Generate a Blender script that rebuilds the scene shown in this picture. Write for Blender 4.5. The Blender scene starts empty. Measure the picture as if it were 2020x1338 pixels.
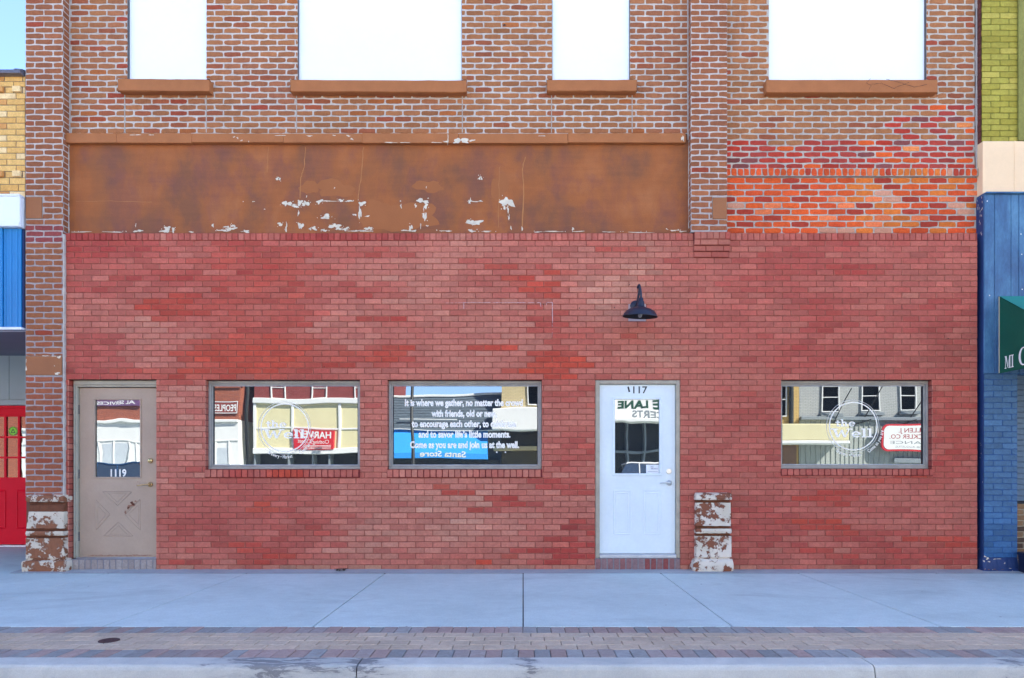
import bpy, math, random
from mathutils import Vector, Matrix, noise as mnoise

random.seed(7)
R = math.radians
scene = bpy.context.scene
COL = scene.collection

# ------------------------------------------------------------------ measuring
F = 1328.0          # focal length in photo pixels
D = 8.0             # camera distance to the front plane (m)
H = 1.187           # eye height
VX, VY = 1032.0, 930.0


def X(px, Y=0.0):
    return (px - VX) / F * (D + Y)


def Z(py, Y=0.0):
    return H + (VY - py) / F * (D + Y)


def PX(x, Y=0.0):
    return VX + x / (D + Y) * F


def PY(z, Y=0.0):
    return VY - (z - H) / (D + Y) * F


def lin(c):
    c = c / 255.0
    return c / 12.92 if c <= 0.04045 else ((c + 0.055) / 1.055) ** 2.4


def rgb(t, k=1.0):
    if not isinstance(k, tuple): k = (k, k, k)
    return (min(.92, lin(t[0]) * k[0]), min(.92, lin(t[1]) * k[1]), min(.92, lin(t[2]) * k[2]))


def mix(a, b, t):
    t = max(0.0, min(1.0, t))
    return tuple(a[i] + (b[i] - a[i]) * t for i in range(3))


# ------------------------------------------------------------------ materials
def new_mat(name):
    m = bpy.data.materials.new(name)
    m.use_nodes = True
    nt = m.node_tree
    for n in list(nt.nodes):
        if n.type != 'OUTPUT_MATERIAL':
            nt.nodes.remove(n)
    out = [n for n in nt.nodes if n.type == 'OUTPUT_MATERIAL'][0]
    b = nt.nodes.new('ShaderNodeBsdfPrincipled')
    nt.links.new(b.outputs[0], out.inputs[0])
    return m, nt, b, out


def N(nt, typ, **kw):
    n = nt.nodes.new(typ)
    for k, v in kw.items():
        if k == 'inp':
            for i, val in v.items():
                n.inputs[i].default_value = val
        else:
            setattr(n, k, v)
    return n


def L(nt, a, b):
    nt.links.new(a, b)


def coords(nt, scale=(1, 1, 1)):
    tc = N(nt, 'ShaderNodeTexCoord')
    mp = N(nt, 'ShaderNodeMapping')
    mp.inputs['Scale'].default_value = scale
    L(nt, tc.outputs['Object'], mp.inputs[0])
    return mp.outputs[0]


def noise_node(nt, co, scale, detail=4, rough=0.55, dist=0.0):
    n = N(nt, 'ShaderNodeTexNoise')
    n.inputs['Scale'].default_value = scale
    n.inputs['Detail'].default_value = detail
    n.inputs['Roughness'].default_value = rough
    n.inputs['Distortion'].default_value = dist
    L(nt, co, n.inputs['Vector'])
    return n.outputs['Fac']


def ramp(nt, fac, stops):
    r = N(nt, 'ShaderNodeValToRGB')
    el = r.color_ramp.elements
    while len(el) < len(stops):
        el.new(0.5)
    for e, (p, c) in zip(el, stops):
        e.position = p
        e.color = (c[0], c[1], c[2], 1)
    L(nt, fac, r.inputs[0])
    return r.outputs[0]


def mixc(nt, fac, a, b, mode='MIX'):
    n = N(nt, 'ShaderNodeMix', data_type='RGBA', blend_type=mode)
    for sock, v in ((n.inputs[0], fac), (n.inputs[6], a), (n.inputs[7], b)):
        if hasattr(v, 'links'):
            L(nt, v, sock)
        elif isinstance(v, (int, float)):
            sock.default_value = v
        else:
            sock.default_value = (v[0], v[1], v[2], 1)
    return n.outputs[2]


def bump(nt, h, b, dist=0.004, strength=0.6):
    n = N(nt, 'ShaderNodeBump')
    n.inputs['Strength'].default_value = strength
    n.inputs['Distance'].default_value = dist
    L(nt, h, n.inputs['Height'])
    L(nt, n.outputs[0], b.inputs['Normal'])


def mat_plain(name, col, rough=0.6, var=0.10, scale=3.0, fine=60.0, metallic=0.0, bumpd=0.0015, stretch=(1, 1, 1), spec=0.4):
    m, nt, b, out = new_mat(name)
    co = coords(nt, stretch)
    a = noise_node(nt, co, scale, 6, 0.6)
    f = noise_node(nt, co, fine, 3, 0.6)
    c1 = ramp(nt, a, [(0.3, tuple(x * (1 - var) for x in col)), (0.7, tuple(min(1, x * (1 + var)) for x in col))])
    g = ramp(nt, f, [(0.25, (1 - var * 0.8,) * 3), (0.75, (1 + 0 * var,) * 3)])
    c = mixc(nt, 1.0, c1, g, 'MULTIPLY')
    L(nt, c, b.inputs['Base Color'])
    b.inputs['Roughness'].default_value = rough
    b.inputs['Metallic'].default_value = metallic
    b.inputs['Specular IOR Level'].default_value = spec
    if bumpd:
        bump(nt, f, b, bumpd, 0.5)
    return m


def mat_tint(name, rough=0.85, fine=70.0, big=2.5, amt=0.22, bigamt=0.18, bumpd=0.004, spec=0.25, stretch=(1, 1, 1)):
    """colour from the mesh attribute 'tint', broken up by two noises"""
    m, nt, b, out = new_mat(name)
    at = N(nt, 'ShaderNodeAttribute')
    at.attribute_name = 'tint'
    co = coords(nt, stretch)
    f = noise_node(nt, co, fine, 5, 0.65)
    g = noise_node(nt, co, big, 6, 0.6, 0.4)
    h = noise_node(nt, co, 19.0, 4, 0.6, 0.6)
    k1 = ramp(nt, f, [(0.25, (1 - amt,) * 3), (0.75, (1 + amt * 0.6,) * 3)])
    k2 = ramp(nt, g, [(0.3, (1 - bigamt,) * 3), (0.7, (1 + bigamt * 0.5,) * 3)])
    k3 = ramp(nt, h, [(0.3, (0.88, 0.86, 0.86)), (0.7, (1.08, 1.1, 1.1))])
    c = mixc(nt, 1.0, at.outputs['Color'], k1, 'MULTIPLY')
    c = mixc(nt, 1.0, c, k2, 'MULTIPLY')
    c = mixc(nt, 1.0, c, k3, 'MULTIPLY')
    L(nt, c, b.inputs['Base Color'])
    b.inputs['Roughness'].default_value = rough
    b.inputs['Specular IOR Level'].default_value = spec
    bump(nt, f, b, bumpd, 0.6)
    return m


def mat_peel(name, base, paint, bias, rough=0.8):
    """old paint flaking off stone: two colours with a hard ragged border"""
    m, nt, b, out = new_mat(name)
    co = coords(nt, (1, 1, 1.0))
    n1a = noise_node(nt, co, 15.0, 12, 0.72, 0.3)
    n1b = noise_node(nt, coords(nt, (1, 1, 1.3)), 5.0, 5, 0.6, 0.2)
    mm = N(nt, 'ShaderNodeMix', data_type='FLOAT'); mm.inputs[0].default_value = .55
    L(nt, n1a, mm.inputs[2]); L(nt, n1b, mm.inputs[3])
    n1 = mm.outputs[0]
    n2 = noise_node(nt, co, 38, 4, 0.6)
    n3 = noise_node(nt, co, 3.0, 3, 0.5)
    mask = ramp(nt, n1, [(bias - 0.012, (0, 0, 0)), (bias + 0.012, (1, 1, 1))])
    ca = mixc(nt, n2, tuple(x * 0.72 for x in base), tuple(x * 1.15 for x in base))
    cb = mixc(nt, n2, tuple(x * 0.86 for x in paint), paint)
    cb = mixc(nt, ramp(nt, n3, [(0.42, (0, 0, 0)), (0.62, (0.7,) * 3)]), cb, rgb((196, 182, 158)))
    c = mixc(nt, mask, ca, cb)
    edge = ramp(nt, n1, [(bias - 0.03, (1, 1, 1)), (bias - 0.012, (0.6, 0.55, 0.55)), (bias - 0.006, (1, 1, 1))])
    c = mixc(nt, 1.0, c, edge, 'MULTIPLY')
    L(nt, c, b.inputs['Base Color'])
    b.inputs['Roughness'].default_value = rough
    hh = N(nt, 'ShaderNodeMath', operation='ADD')
    L(nt, mask, hh.inputs[0])
    L(nt, n2, hh.inputs[1])
    bump(nt, hh.outputs[0], b, 0.004, 0.6)
    return m


def mat_glass(name, refl, tint=(0.022, 0.026, 0.03), wave=0.0011, scale=1.1, seed=0.0):
    """dark reflective shop glass, slightly wavy"""
    m, nt, b, out = new_mat(name)
    nt.nodes.remove(b)
    tc = N(nt, 'ShaderNodeTexCoord')
    mp = N(nt, 'ShaderNodeMapping')
    mp.inputs['Location'].default_value = (seed, seed * 0.7, seed * 1.3)
    L(nt, tc.outputs['Object'], mp.inputs[0])
    nn = noise_node(nt, mp.outputs[0], scale, 1, 0.4)
    bp = N(nt, 'ShaderNodeBump')
    bp.inputs['Strength'].default_value = 1.0
    bp.inputs['Distance'].default_value = wave
    L(nt, nn, bp.inputs['Height'])
    gl = N(nt, 'ShaderNodeBsdfGlossy')
    gl.inputs['Roughness'].default_value = 0.0
    gl.inputs['Color'].default_value = (0.97, 1.0, 1.0, 1)
    L(nt, bp.outputs[0], gl.inputs['Normal'])
    df = N(nt, 'ShaderNodeBsdfDiffuse')
    df.inputs['Color'].default_value = (*tint, 1)
    mx = N(nt, 'ShaderNodeMixShader')
    mx.inputs[0].default_value = refl
    L(nt, df.outputs[0], mx.inputs[1])
    L(nt, gl.outputs[0], mx.inputs[2])
    L(nt, mx.outputs[0], out.inputs[0])
    return m


# ------------------------------------------------------------------ mesh builder
class MB:
    def __init__(s):
        s.v, s.f, s.m, s.c = [], [], [], []
        s.col = (1, 1, 1)
        s.mi = 0

    def add(s, verts, faces, col=None, mi=None):
        o = len(s.v)
        s.v += [tuple(p) for p in verts]
        c = col if col is not None else s.col
        s.c += [c] * len(verts)
        for f in faces:
            s.f.append([i + o for i in f])
            s.m.append(s.mi if mi is None else mi)

    def box(s, x0, x1, y0, y1, z0, z1, b=0.0, col=None, mi=None, jit=0.0):
        if x0 > x1: x0, x1 = x1, x0
        if y0 > y1: y0, y1 = y1, y0
        if z0 > z1: z0, z1 = z1, z0
        b = min(b, (x1 - x0) * .45, (y1 - y0) * .45, (z1 - z0) * .45)
        if b <= 0:
            vs = [(x, y, z) for x in (x0, x1) for y in (y0, y1) for z in (z0, z1)]
            s.add(vs, [(0, 1, 3, 2), (4, 6, 7, 5), (0, 4, 5, 1), (2, 3, 7, 6), (0, 2, 6, 4), (1, 5, 7, 3)], col, mi)
            return
        vs, idx = [], {}
        lo, hi = (x0, y0, z0), (x1, y1, z1)
        for cx in (0, 1):
            for cy in (0, 1):
                for cz in (0, 1):
                    cc = (cx, cy, cz)
                    for ax in range(3):
                        p = []
                        for k in range(3):
                            base = hi[k] if cc[k] else lo[k]
                            if k != ax:
                                base += -b if cc[k] else b
                            p.append(base + (random.uniform(-jit, jit) if jit else 0))
                        idx[(cc, ax)] = len(vs)
                        vs.append(p)
        fs = []
        for ax in range(3):
            o1, o2 = [k for k in range(3) if k != ax]
            for sd in (0, 1):
                q = []
                for (a, c) in ((0, 0), (1, 0), (1, 1), (0, 1)):
                    cc = [0, 0, 0]
                    cc[ax] = sd; cc[o1] = a; cc[o2] = c
                    q.append(idx[(tuple(cc), ax)])
                fs.append(q)
            for a in (0, 1):
                for c in (0, 1):
                    e = []
                    for t in (0, 1):
                        cc = [0, 0, 0]
                        cc[ax] = t; cc[o1] = a; cc[o2] = c
                        e.append((idx[(tuple(cc), o1)], idx[(tuple(cc), o2)]))
                    fs.append([e[0][0], e[0][1], e[1][1], e[1][0]])
        for cx in (0, 1):
            for cy in (0, 1):
                for cz in (0, 1):
                    fs.append([idx[((cx, cy, cz), k)] for k in range(3)])
        s.add(vs, fs, col, mi)

    def prism(s, poly, d0, d1, fr, col=None, mi=None):
        """polygon (u,v) extruded from depth d0 to d1 through frame fr(u,v,d)"""
        n = len(poly)
        vs = [fr(u, v, d0) for u, v in poly] + [fr(u, v, d1) for u, v in poly]
        fs = [list(range(n)), list(range(2 * n - 1, n - 1, -1))]
        for i in range(n):
            j = (i + 1) % n
            fs.append([i, j, n + j, n + i])
        s.add(vs, fs, col, mi)

    def tube(s, pts, rad, n=12, col=None, mi=None, cap=True):
        pts = [Vector(p) for p in pts]
        rings = []
        up = Vector((1, 0, 0))
        for i, p in enumerate(pts):
            t = (pts[min(i + 1, len(pts) - 1)] - pts[max(i - 1, 0)]).normalized()
            a = up - t * up.dot(t)
            if a.length < 1e-4:
                a = Vector((0, 1, 0)) - t * t.y
            a.normalize()
            bb = t.cross(a)
            r = rad[i] if isinstance(rad, (list, tuple)) else rad
            rings.append([p + (a * math.cos(2 * math.pi * k / n) + bb * math.sin(2 * math.pi * k / n)) * r for k in range(n)])
        vs = [q for r_ in rings for q in r_]
        fs = []
        for i in range(len(rings) - 1):
            for k in range(n):
                k2 = (k + 1) % n
                fs.append([i * n + k, i * n + k2, (i + 1) * n + k2, (i + 1) * n + k])
        if cap:
            fs.append(list(range(n))[::-1])
            fs.append([(len(rings) - 1) * n + k for k in range(n)])
        s.add(vs, fs, col, mi)

    def lathe(s, prof, mtx, n=32, col=None, mi=None):
        """profile of (r, h) turned about local Z then moved by mtx"""
        vs, fs = [], []
        for (r, h) in prof:
            for k in range(n):
                a = 2 * math.pi * k / n
                vs.append(mtx @ Vector((r * math.cos(a), r * math.sin(a), h)))
        for i in range(len(prof) - 1):
            for k in range(n):
                k2 = (k + 1) % n
                fs.append([i * n + k, i * n + k2, (i + 1) * n + k2, (i + 1) * n + k])
        s.add(vs, fs, col, mi)

    def build(s, name, mats, parent=None, smooth=False, loc=None):
        me = bpy.data.meshes.new(name)
        off = Vector((0, 0, 0))
        if parent is not None:
            r = parent
            while r.parent: r = r.parent
            off = r.location.copy()
        elif loc is not None:
            off = Vector(loc)
        me.from_pydata([(p[0] - off.x, p[1] - off.y, p[2] - off.z) for p in s.v], [], s.f)
        mats = mats if isinstance(mats, (list, tuple)) else [mats]
        for m in mats:
            me.materials.append(m)
        me.polygons.foreach_set('material_index', s.m)
        at = me.attributes.new('tint', 'FLOAT_COLOR', 'POINT')
        flat = []
        for c in s.c:
            flat += [c[0], c[1], c[2], 1.0]
        at.data.foreach_set('color', flat)
        if smooth:
            me.polygons.foreach_set('use_smooth', [True] * len(me.polygons))
        me.update()
        o = bpy.data.objects.new(name, me)
        COL.objects.link(o)
        if parent is not None:
            o.parent = parent
        elif loc is not None:
            o.location = loc
        return o


def thing(name, label, cat, loc, group=None):
    o = bpy.data.objects.new(name, None)
    COL.objects.link(o)
    o.location = loc
    o.empty_display_size = 0.3
    o['label'] = label
    o['category'] = cat
    if group: o['group'] = group
    return o


def structure(o):
    o['kind'] = 'structure'
    return o


# ---- frames: (u, v, d) -> world; d grows towards the viewer of that face
def front(Y):
    return lambda u, v, d: (u, Y - d, v)


def back(Y):                  # a face looking towards +Y; u given left-to-right for its reader
    return lambda u, v, d: (-u, Y + d, v)


def side_r(Xp, sgn):          # a face in the plane X = Xp looking towards sgn*X ; u runs along Y
    return lambda u, v, d: (Xp + sgn * d, u, v)


# ---- brick fields
def sub_rect(r, h):
    x0, x1, z0, z1 = r
    a0, a1, b0, b1 = h
    if a1 <= x0 or a0 >= x1 or b1 <= z0 or b0 >= z1:
        return [r]
    out = []
    if a0 > x0: out.append((x0, a0, z0, z1))
    if a1 < x1: out.append((a1, x1, z0, z1))
    xa, xb = max(x0, a0), min(x1, a1)
    if b0 > z0: out.append((xa, xb, z0, b0))
    if b1 < z1: out.append((xa, xb, b1, z1))
    return out


def sub_all(r, holes):
    rs = [r]
    for h in holes:
        rs = [q for t in rs for q in sub_rect(t, h)]
    return rs


def one_brick(mb, r, fr, col, depth, jit, inset, rnd, edge=None):
    x0, x1, z0, z1 = r
    w, h = x1 - x0, z1 - z0
    nl = 4 if w > 0.15 else (2 if w > 0.05 else 1)
    nh = 2 if h > 0.03 else 1
    ring = []
    for i in range(nl): ring.append((x0 + w * i / nl, z0))
    for i in range(nh): ring.append((x1, z0 + h * i / nh))
    for i in range(nl): ring.append((x1 - w * i / nl, z1))
    for i in range(nh): ring.append((x0, z1 - h * i / nh))
    cx, cz = (x0 + x1) / 2, (z0 + z1) / 2
    ring = [(u + rnd.uniform(-jit, jit), v + rnd.uniform(-jit, jit)) for u, v in ring]
    # knocked corners
    q = []
    for u, v in ring:
        du, dv = cx - u, cz - v
        if abs(abs(du) - w / 2) < 2 * jit + 1e-4 and abs(abs(dv) - h / 2) < 2 * jit + 1e-4 and jit > 0.0012:
            k = rnd.uniform(0, 2.2) * jit
            u += math.copysign(k, du); v += math.copysign(k, dv)
        q.append((u, v))
    ring = q
    n = len(ring)
    pr = rnd.uniform(-0.0015, 0.0015)
    tx, tz = rnd.uniform(-0.006, 0.006), rnd.uniform(-0.015, 0.015)
    def dd(u, v): return pr + (u - cx) * tx + (v - cz) * tz
    vs = [fr(u, v, -depth) for u, v in ring]
    vs += [fr(u, v, dd(u, v) - inset) for u, v in ring]
    vs += [fr(u + math.copysign(min(inset, w * .2), cx - u), v + math.copysign(min(inset, h * .2), cz - v), dd(u, v)) for u, v in ring]
    fs = []
    for k in (0, 1):
        for i in range(n):
            j = (i + 1) % n
            fs.append([k * n + i, k * n + j, (k + 1) * n + j, (k + 1) * n + i])
    fs.append([2 * n + i for i in range(n)])
    o = len(mb.v)
    mb.add(vs, fs, col, 0)
    if edge:  # bevel ring tinted paler, an edge highlight put into the colour
        for i in range(n, 2 * n):
            mb.c[o + i] = mix(col, edge, .35 + .3 * rnd.random())


def brick_field(mb, x0, x1, z0, z1, pitch, bl, mort, fr, colf, mortf, holes=(), depth=0.012, jit=0.0015, inset=0.0025,
                shift=0.0, seed=1, cell=0.25, pattern=None, mdepth=0.6, rowjit=0.0, from_top=True, skip=0.0, edge=None):
    """bricks as geometry in the (u,v) rectangle; holes are (u0,u1,v0,v1)"""
    rnd = random.Random(seed)
    nrow = int(math.ceil((z1 - z0) / pitch + 1e-6))
    for r in range(nrow):
        if from_top:
            zb, zt = z1 - (r + 1) * pitch, z1 - r * pitch
        else:
            zb, zt = z0 + r * pitch, z0 + (r + 1) * pitch
        zb, zt = max(zb, z0), min(zt, z1)
        a, b = zb + mort / 2, zt - mort / 2
        if b - a < 0.012: continue
        dz = rnd.uniform(-rowjit, rowjit)
        offs = (0.0 if r % 2 == 0 else 0.5) * bl + shift + (rnd.uniform(-.03, .03) * bl if rowjit else 0)
        u = x0 - 2 * bl + (offs % bl)
        while u < x1:
            bw = bl * (1 + (rnd.uniform(-.05, .05) if rowjit else 0))
            ua, ub = max(u + mort / 2, x0), min(u + bw - mort / 2, x1)
            u += bw
            if ub - ua < 0.02: continue
            for q in sub_all((ua, ub, a, b), holes):
                if q[1] - q[0] < 0.014 or q[3] - q[2] < 0.012: continue
                if skip and rnd.random() < skip: continue
                qq = (q[0], q[1], q[2] + dz, q[3] + dz) if not holes else q
                one_brick(mb, qq, fr, colf((q[0] + q[1]) / 2, (q[2] + q[3]) / 2, rnd), depth, jit, inset, rnd, edge)
    for q in sub_all((x0, x1, z0, z1), holes):
        nx = max(1, int((q[1] - q[0]) / cell)); nz = max(1, int((q[3] - q[2]) / cell))
        for i in range(nx):
            for j in range(nz):
                ua, ub = q[0] + (q[1] - q[0]) * i / nx, q[0] + (q[1] - q[0]) * (i + 1) / nx
                va, vb = q[2] + (q[3] - q[2]) * j / nz, q[2] + (q[3] - q[2]) * (j + 1) / nz
                o = len(mb.v)
                pts = [(ua, va), (ub, va), (ub, vb), (ua, vb)]
                mb.v += [fr(p, t, -depth * mdepth) for p, t in pts]
                mb.c += [mortf(p, t) for p, t in pts]
                mb.f.append([o, o + 1, o + 2, o + 3])
                mb.m.append(1)


# ---- lettering
def text_polys(body, bold=0.0, spacing=1.0):
    """flat mesh of a text in em units: (verts2d, faces, width, xmin)"""
    cu = bpy.data.curves.new('t', 'FONT')
    cu.body = body
    cu.size = 1.0
    cu.offset = bold
    cu.space_character = spacing
    cu.resolution_u = 3
    ob = bpy.data.objects.new('t', cu)
    COL.objects.link(ob)
    dg = bpy.context.evaluated_depsgraph_get()
    dg.update()
    ev = ob.evaluated_get(dg)
    me = ev.to_mesh()
    vs = [(v.co.x, v.co.y) for v in me.vertices]
    fs = [list(p.vertices) for p in me.polygons]
    ev.to_mesh_clear()
    bpy.data.objects.remove(ob)
    bpy.data.curves.remove(cu)
    return vs, fs


CAP = 0.70   # approximate cap height of the built-in font in em


def put_text(mb, body, fr, u0, u1, v0, cap, bold=0.0, d=0.0, col=None, mi=0, spacing=1.0, shear=0.0):
    """text fitted between u0 and u1 with its baseline at v0 and capitals of height cap"""
    vs, fs = text_polys(body, bold, spacing)
    if not vs: return
    xa, xb = min(p[0] for p in vs), max(p[0] for p in vs)
    sx = (u1 - u0) / (xb - xa)
    sy = cap / CAP
    mb.add([fr(u0 + (p[0] - xa) * sx + shear * p[1] * sy, v0 + p[1] * sy, d) for p in vs], fs, col, mi)


def put_arc_text(mb, body, fr, cu, cv, rad, a0, a1, cap, bold=0.0, d=0.0):
    """letters along the bottom of a circle from angle a0 to a1 (degrees, read left to right)"""
    adv = []
    for ch in body:
        if ch == ' ':
            adv.append(0.26)
        else:
            vs, fs = text_polys(ch, bold)
            adv.append((max(p[0] for p in vs) - min(p[0] for p in vs)) * 0.8 + 0.07)
    tot = sum(adv)
    pos = 0
    for ch, w in zip(body, adv):
        t = (pos + w / 2) / tot
        pos += w
        if ch == ' ': continue
        ang = R(a0 + (a1 - a0) * t)
        vs, fs = text_polys(ch, bold)
        xm = (max(p[0] for p in vs) + min(p[0] for p in vs)) / 2
        sy = cap / CAP
        sx = abs(R(a1 - a0)) * rad / tot * 0.8
        rx, rv = -math.sin(ang), math.cos(ang)      # direction of reading: tangent counter-clockwise
        ux, uv = -math.cos(ang), -math.sin(ang)     # up: towards the centre
        bx, bv = cu + (rad) * math.cos(ang), cv + (rad) * math.sin(ang)
        mb.add([fr(bx + rx * (p[0] - xm) * sx + ux * p[1] * sy, bv + rv * (p[0] - xm) * sx + uv * p[1] * sy, d) for p in vs], fs)


def arc_poly(cx, cy, ro_x, ro_y, ri_x, ri_y, a0, a1, n=20):
    o = [(cx + ro_x * math.cos(R(a0 + (a1 - a0) * i / n)), cy + ro_y * math.sin(R(a0 + (a1 - a0) * i / n))) for i in range(n + 1)]
    i_ = [(cx + ri_x * math.cos(R(a1 - (a1 - a0) * i / n)), cy + ri_y * math.sin(R(a1 - (a1 - a0) * i / n))) for i in range(n + 1)]
    return o, i_


SLAB = {
    't': (0.50, [('r', .12, .0, .28, .86), ('r', 0, .52, .46, .66), ('r', .13, 0, .44, .13)]),
    'h': (0.74, [('r', .06, 0, .22, 1), ('r', -.03, .88, .2, 1), ('r', -.03, 0, .31, .12), ('a', .36, .42, .22, .27, .07, .13, 0, 180), ('r', .43, 0, .58, .43), ('r', .36, 0, .68, .12)]),
    'e': (0.68, [('a', .31, .34, .31, .35, .15, .22, 0, 318), ('r', .1, .29, .62, .39)]),
    'W': (1.36, [('p', [(.08, 1), (.30, 1), (.50, 0), (.36, 0)]), ('p', [(.40, 0), (.50, 0), (.72, .8), (.64, .8)]), ('p', [(.60, .85), (.78, .85), (.96, 0), (.82, 0)]),
                 ('p', [(.86, 0), (.96, 0), (1.26, 1), (1.16, 1)]), ('r', -.06, .88, .46, 1), ('r', 1.02, .88, 1.42, 1)]),
    'l': (0.40, [('r', .08, 0, .25, 1), ('r', -.02, .88, .25, 1), ('r', -.01, 0, .35, .12)]),
    'M': (1.05, [('r', .08, 0, .16, 1), ('p', [(.08, 1), (.3, 1), (.56, .04), (.48, .04)]), ('p', [(.48, .04), (.55, .04), (.84, 1), (.76, 1)]), ('r', .74, 0, .92, 1),
                 ('r', -.02, 0, .27, .07), ('r', .64, 0, 1.02, .07), ('r', -.02, .93, .25, 1), ('r', .76, .93, 1.02, 1)]),
    'I': (0.46, [('r', .13, 0, .31, 1), ('r', .02, 0, .42, .07), ('r', .02, .93, .42, 1)]),
    'C': (0.9, [('a', .46, .5, .44, .52, .25, .45, 40, 320), ('r', .74, .72, .82, 1.0)]),
    ' ': (0.35, []),
}


def put_slab(mb, body, fr, u0, u1, v0, cap, d=0.001, th=0.001):
    w = sum(SLAB[c][0] for c in body)
    sx = (u1 - u0) / w
    x = u0
    k = 0
    for c in body:
        adv, prims = SLAB[c]
        for p in prims:
            k += 1
            dd = d + 0.00012 * (k % 7)
            f2 = lambda u, v, q, x=x, dd=dd: fr(x + u * sx, v0 + v * cap, dd + q)
            if p[0] == 'r':
                mb.add([f2(p[1], p[2], 0), f2(p[3], p[2], 0), f2(p[3], p[4], 0), f2(p[1], p[4], 0)], [(0, 1, 2, 3)])
            elif p[0] == 'p':
                mb.add([f2(u, v, 0) for u, v in p[1]], [tuple(range(len(p[1])))])
            else:
                ring(mb, f2, *p[1:])
        x += adv * sx


def ring(mb, fr, cx, cy, rox, roy, rix, riy, a0=0, a1=360, n=28, d=0.0, mi=None):
    o, i_ = arc_poly(cx, cy, rox, roy, rix, riy, a0, a1, n)
    i_ = i_[::-1]
    vs = [fr(u, v, d) for u, v in o] + [fr(u, v, d) for u, v in i_]
    fs = [[k, k + 1, n + 2 + k, n + 1 + k] for k in range(n)]
    mb.add(vs, fs, None, mi)


def blob(mb, fr, cx, cy, rx, ry, seed, d=0.0, n=18, rag=0.45, mi=None, col=None):
    rnd = random.Random(seed)
    ph = [rnd.uniform(0, 6.28) for _ in range(4)]
    pts = []
    for k in range(n):
        a = 2 * math.pi * k / n
        r = 1 + rag * (0.5 * math.sin(2 * a + ph[0]) + 0.35 * math.sin(3 * a + ph[1]) + 0.3 * math.sin(5 * a + ph[2])) + rnd.uniform(-.25, .25) * rag
        r = max(0.15, r)
        pts.append(fr(cx + rx * r * math.cos(a), cy + ry * r * math.sin(a), d))
    c = fr(cx, cy, d)
    mb.add([c] + pts, [(0, 1 + k, 1 + (k + 1) % n) for k in range(n)], col, mi)


# paint tints under the bluish open shade (white balance of the place)
KL = (1.23, 1.19, .84)      # red painted brick
KB = (1.02, 1.0, .64)       # brown painted brick and stone
KM = (1.02, .93, .72)        # pale mortar
KO = (1.16, 1.08, .62)       # bare orange brick
KS_ = (1.02, .82, .42)       # stucco
zsold0, zsold1 = Z(474.7, .03), Z(460, .03)
pitchL = 11.43 * (D + .03) / F


# ------------------------------------------------------------------ colour fields
def fbm(x, y, s=1.0, seed=0.0):
    return mnoise.fractal(Vector((x * s + seed, y * s - seed * 0.7, seed * 1.7)), 1.0, 2.1, 4)


RED_SPOTS = [  # px, py, rx, ry, strength, orange
    (190, 485, 120, 30, .8, 0), (330, 520, 220, 60, .35, .1), (330, 548, 90, 12, .8, .1), (190, 570, 80, 14, .6, 0),
    (480, 520, 110, 55, .7, .35), (560, 560, 70, 70, .6, .55), (350, 605, 60, 24, .95, .5), (520, 610, 110, 70, .55, .5),
    (480, 700, 140, 45, .8, .75), (400, 738, 150, 16, .7, .6), (600, 705, 80, 40, .6, .6), (700, 500, 110, 10, .5, .5),
    (690, 465, 160, 12, .7, .05), (780, 630, 60, 9, .9, .4), (740, 700, 60, 20, .8, .6), (720, 570, 90, 20, .4, .3),
    (1060, 560, 40, 30, .9, .55), (1085, 640, 35, 40, .5, .4), (945, 685, 40, 9, 1., .6), (1085, 720, 60, 30, 1., .6),
    (1000, 620, 40, 12, .3, .3), (960, 525, 40, 12, .6, .6), (1200, 490, 50, 14, .5, .5), (1180, 460, 160, 10, .2, .1),
    (1140, 780, 40, 30, .4, .4), (200, 740, 130, 18, .6, .1), (165, 690, 60, 40, .35, 0), (150, 850, 30, 200, .5, 0),
    (1240, 655, 60, 22, .3, .6), (480, 932, 80, 14, .5, .2), (530, 935, 40, 10, .9, .7),
    (470, 1020, 170, 80, .38, .1), (590, 1050, 60, 60, .5, .2), (475, 993, 20, 8, .9, .8), (555, 1005, 25, 8, .8, .8), (430, 1075, 40, 8, .9, .3),
    (550, 1098, 40, 14, .8, .5), (400, 1110, 50, 10, .6, .4), (1130, 960, 40, 18, .7, .2), (1140, 1040, 40, 14, .8, .1), (1130, 1085, 60, 30, .8, .1),
    (1150, 900, 40, 60, .4, .2), (880, 968, 30, 9, .8, .5), (990, 992, 35, 18, .9, .2), (1000, 1105, 28, 8, .9, .9), (1090, 860, 20, 80, .3, .2),
    (1540, 520, 70, 40, .45, .0), (1660, 530, 60, 14, .7, .1), (1640, 480, 60, 14, .4, .2), (1650, 620, 60, 40, .5, .1), (1850, 620, 80, 50, .35, 0),
    (1760, 600, 100, 40, .2, 0), (1590, 700, 120, 30, .35, 0), (1890, 700, 50, 40, .3, 0), (1440, 620, 70, 60, .2, 0), (1550, 575, 60, 16, .4, 0),
    (1630, 980, 60, 16, .9, .4), (1600, 1030, 60, 12, 1, .5), (1640, 1045, 40, 9, .9, .5), (1500, 1040, 70, 60, .5, 0), (1470, 1010, 30, 40, .4, 0),
    (1650, 1090, 40, 10, .8, .4), (1860, 1068, 60, 14, 1, .4), (1880, 1090, 60, 30, .6, .2), (1790, 1100, 60, 20, .6, .1), (1710, 1060, 60, 18, .5, .1),
    (1880, 850, 50, 90, .6, .15), (1880, 930, 50, 30, .5, .2), (1770, 944, 60, 9, .7, .5), (1500, 850, 40, 90, .3, 0), (1385, 900, 40, 120, .25, 0),
    (1760, 1110, 70, 10, .5, .1), (1780, 1010, 60, 10, .3, 0),
]
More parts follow.
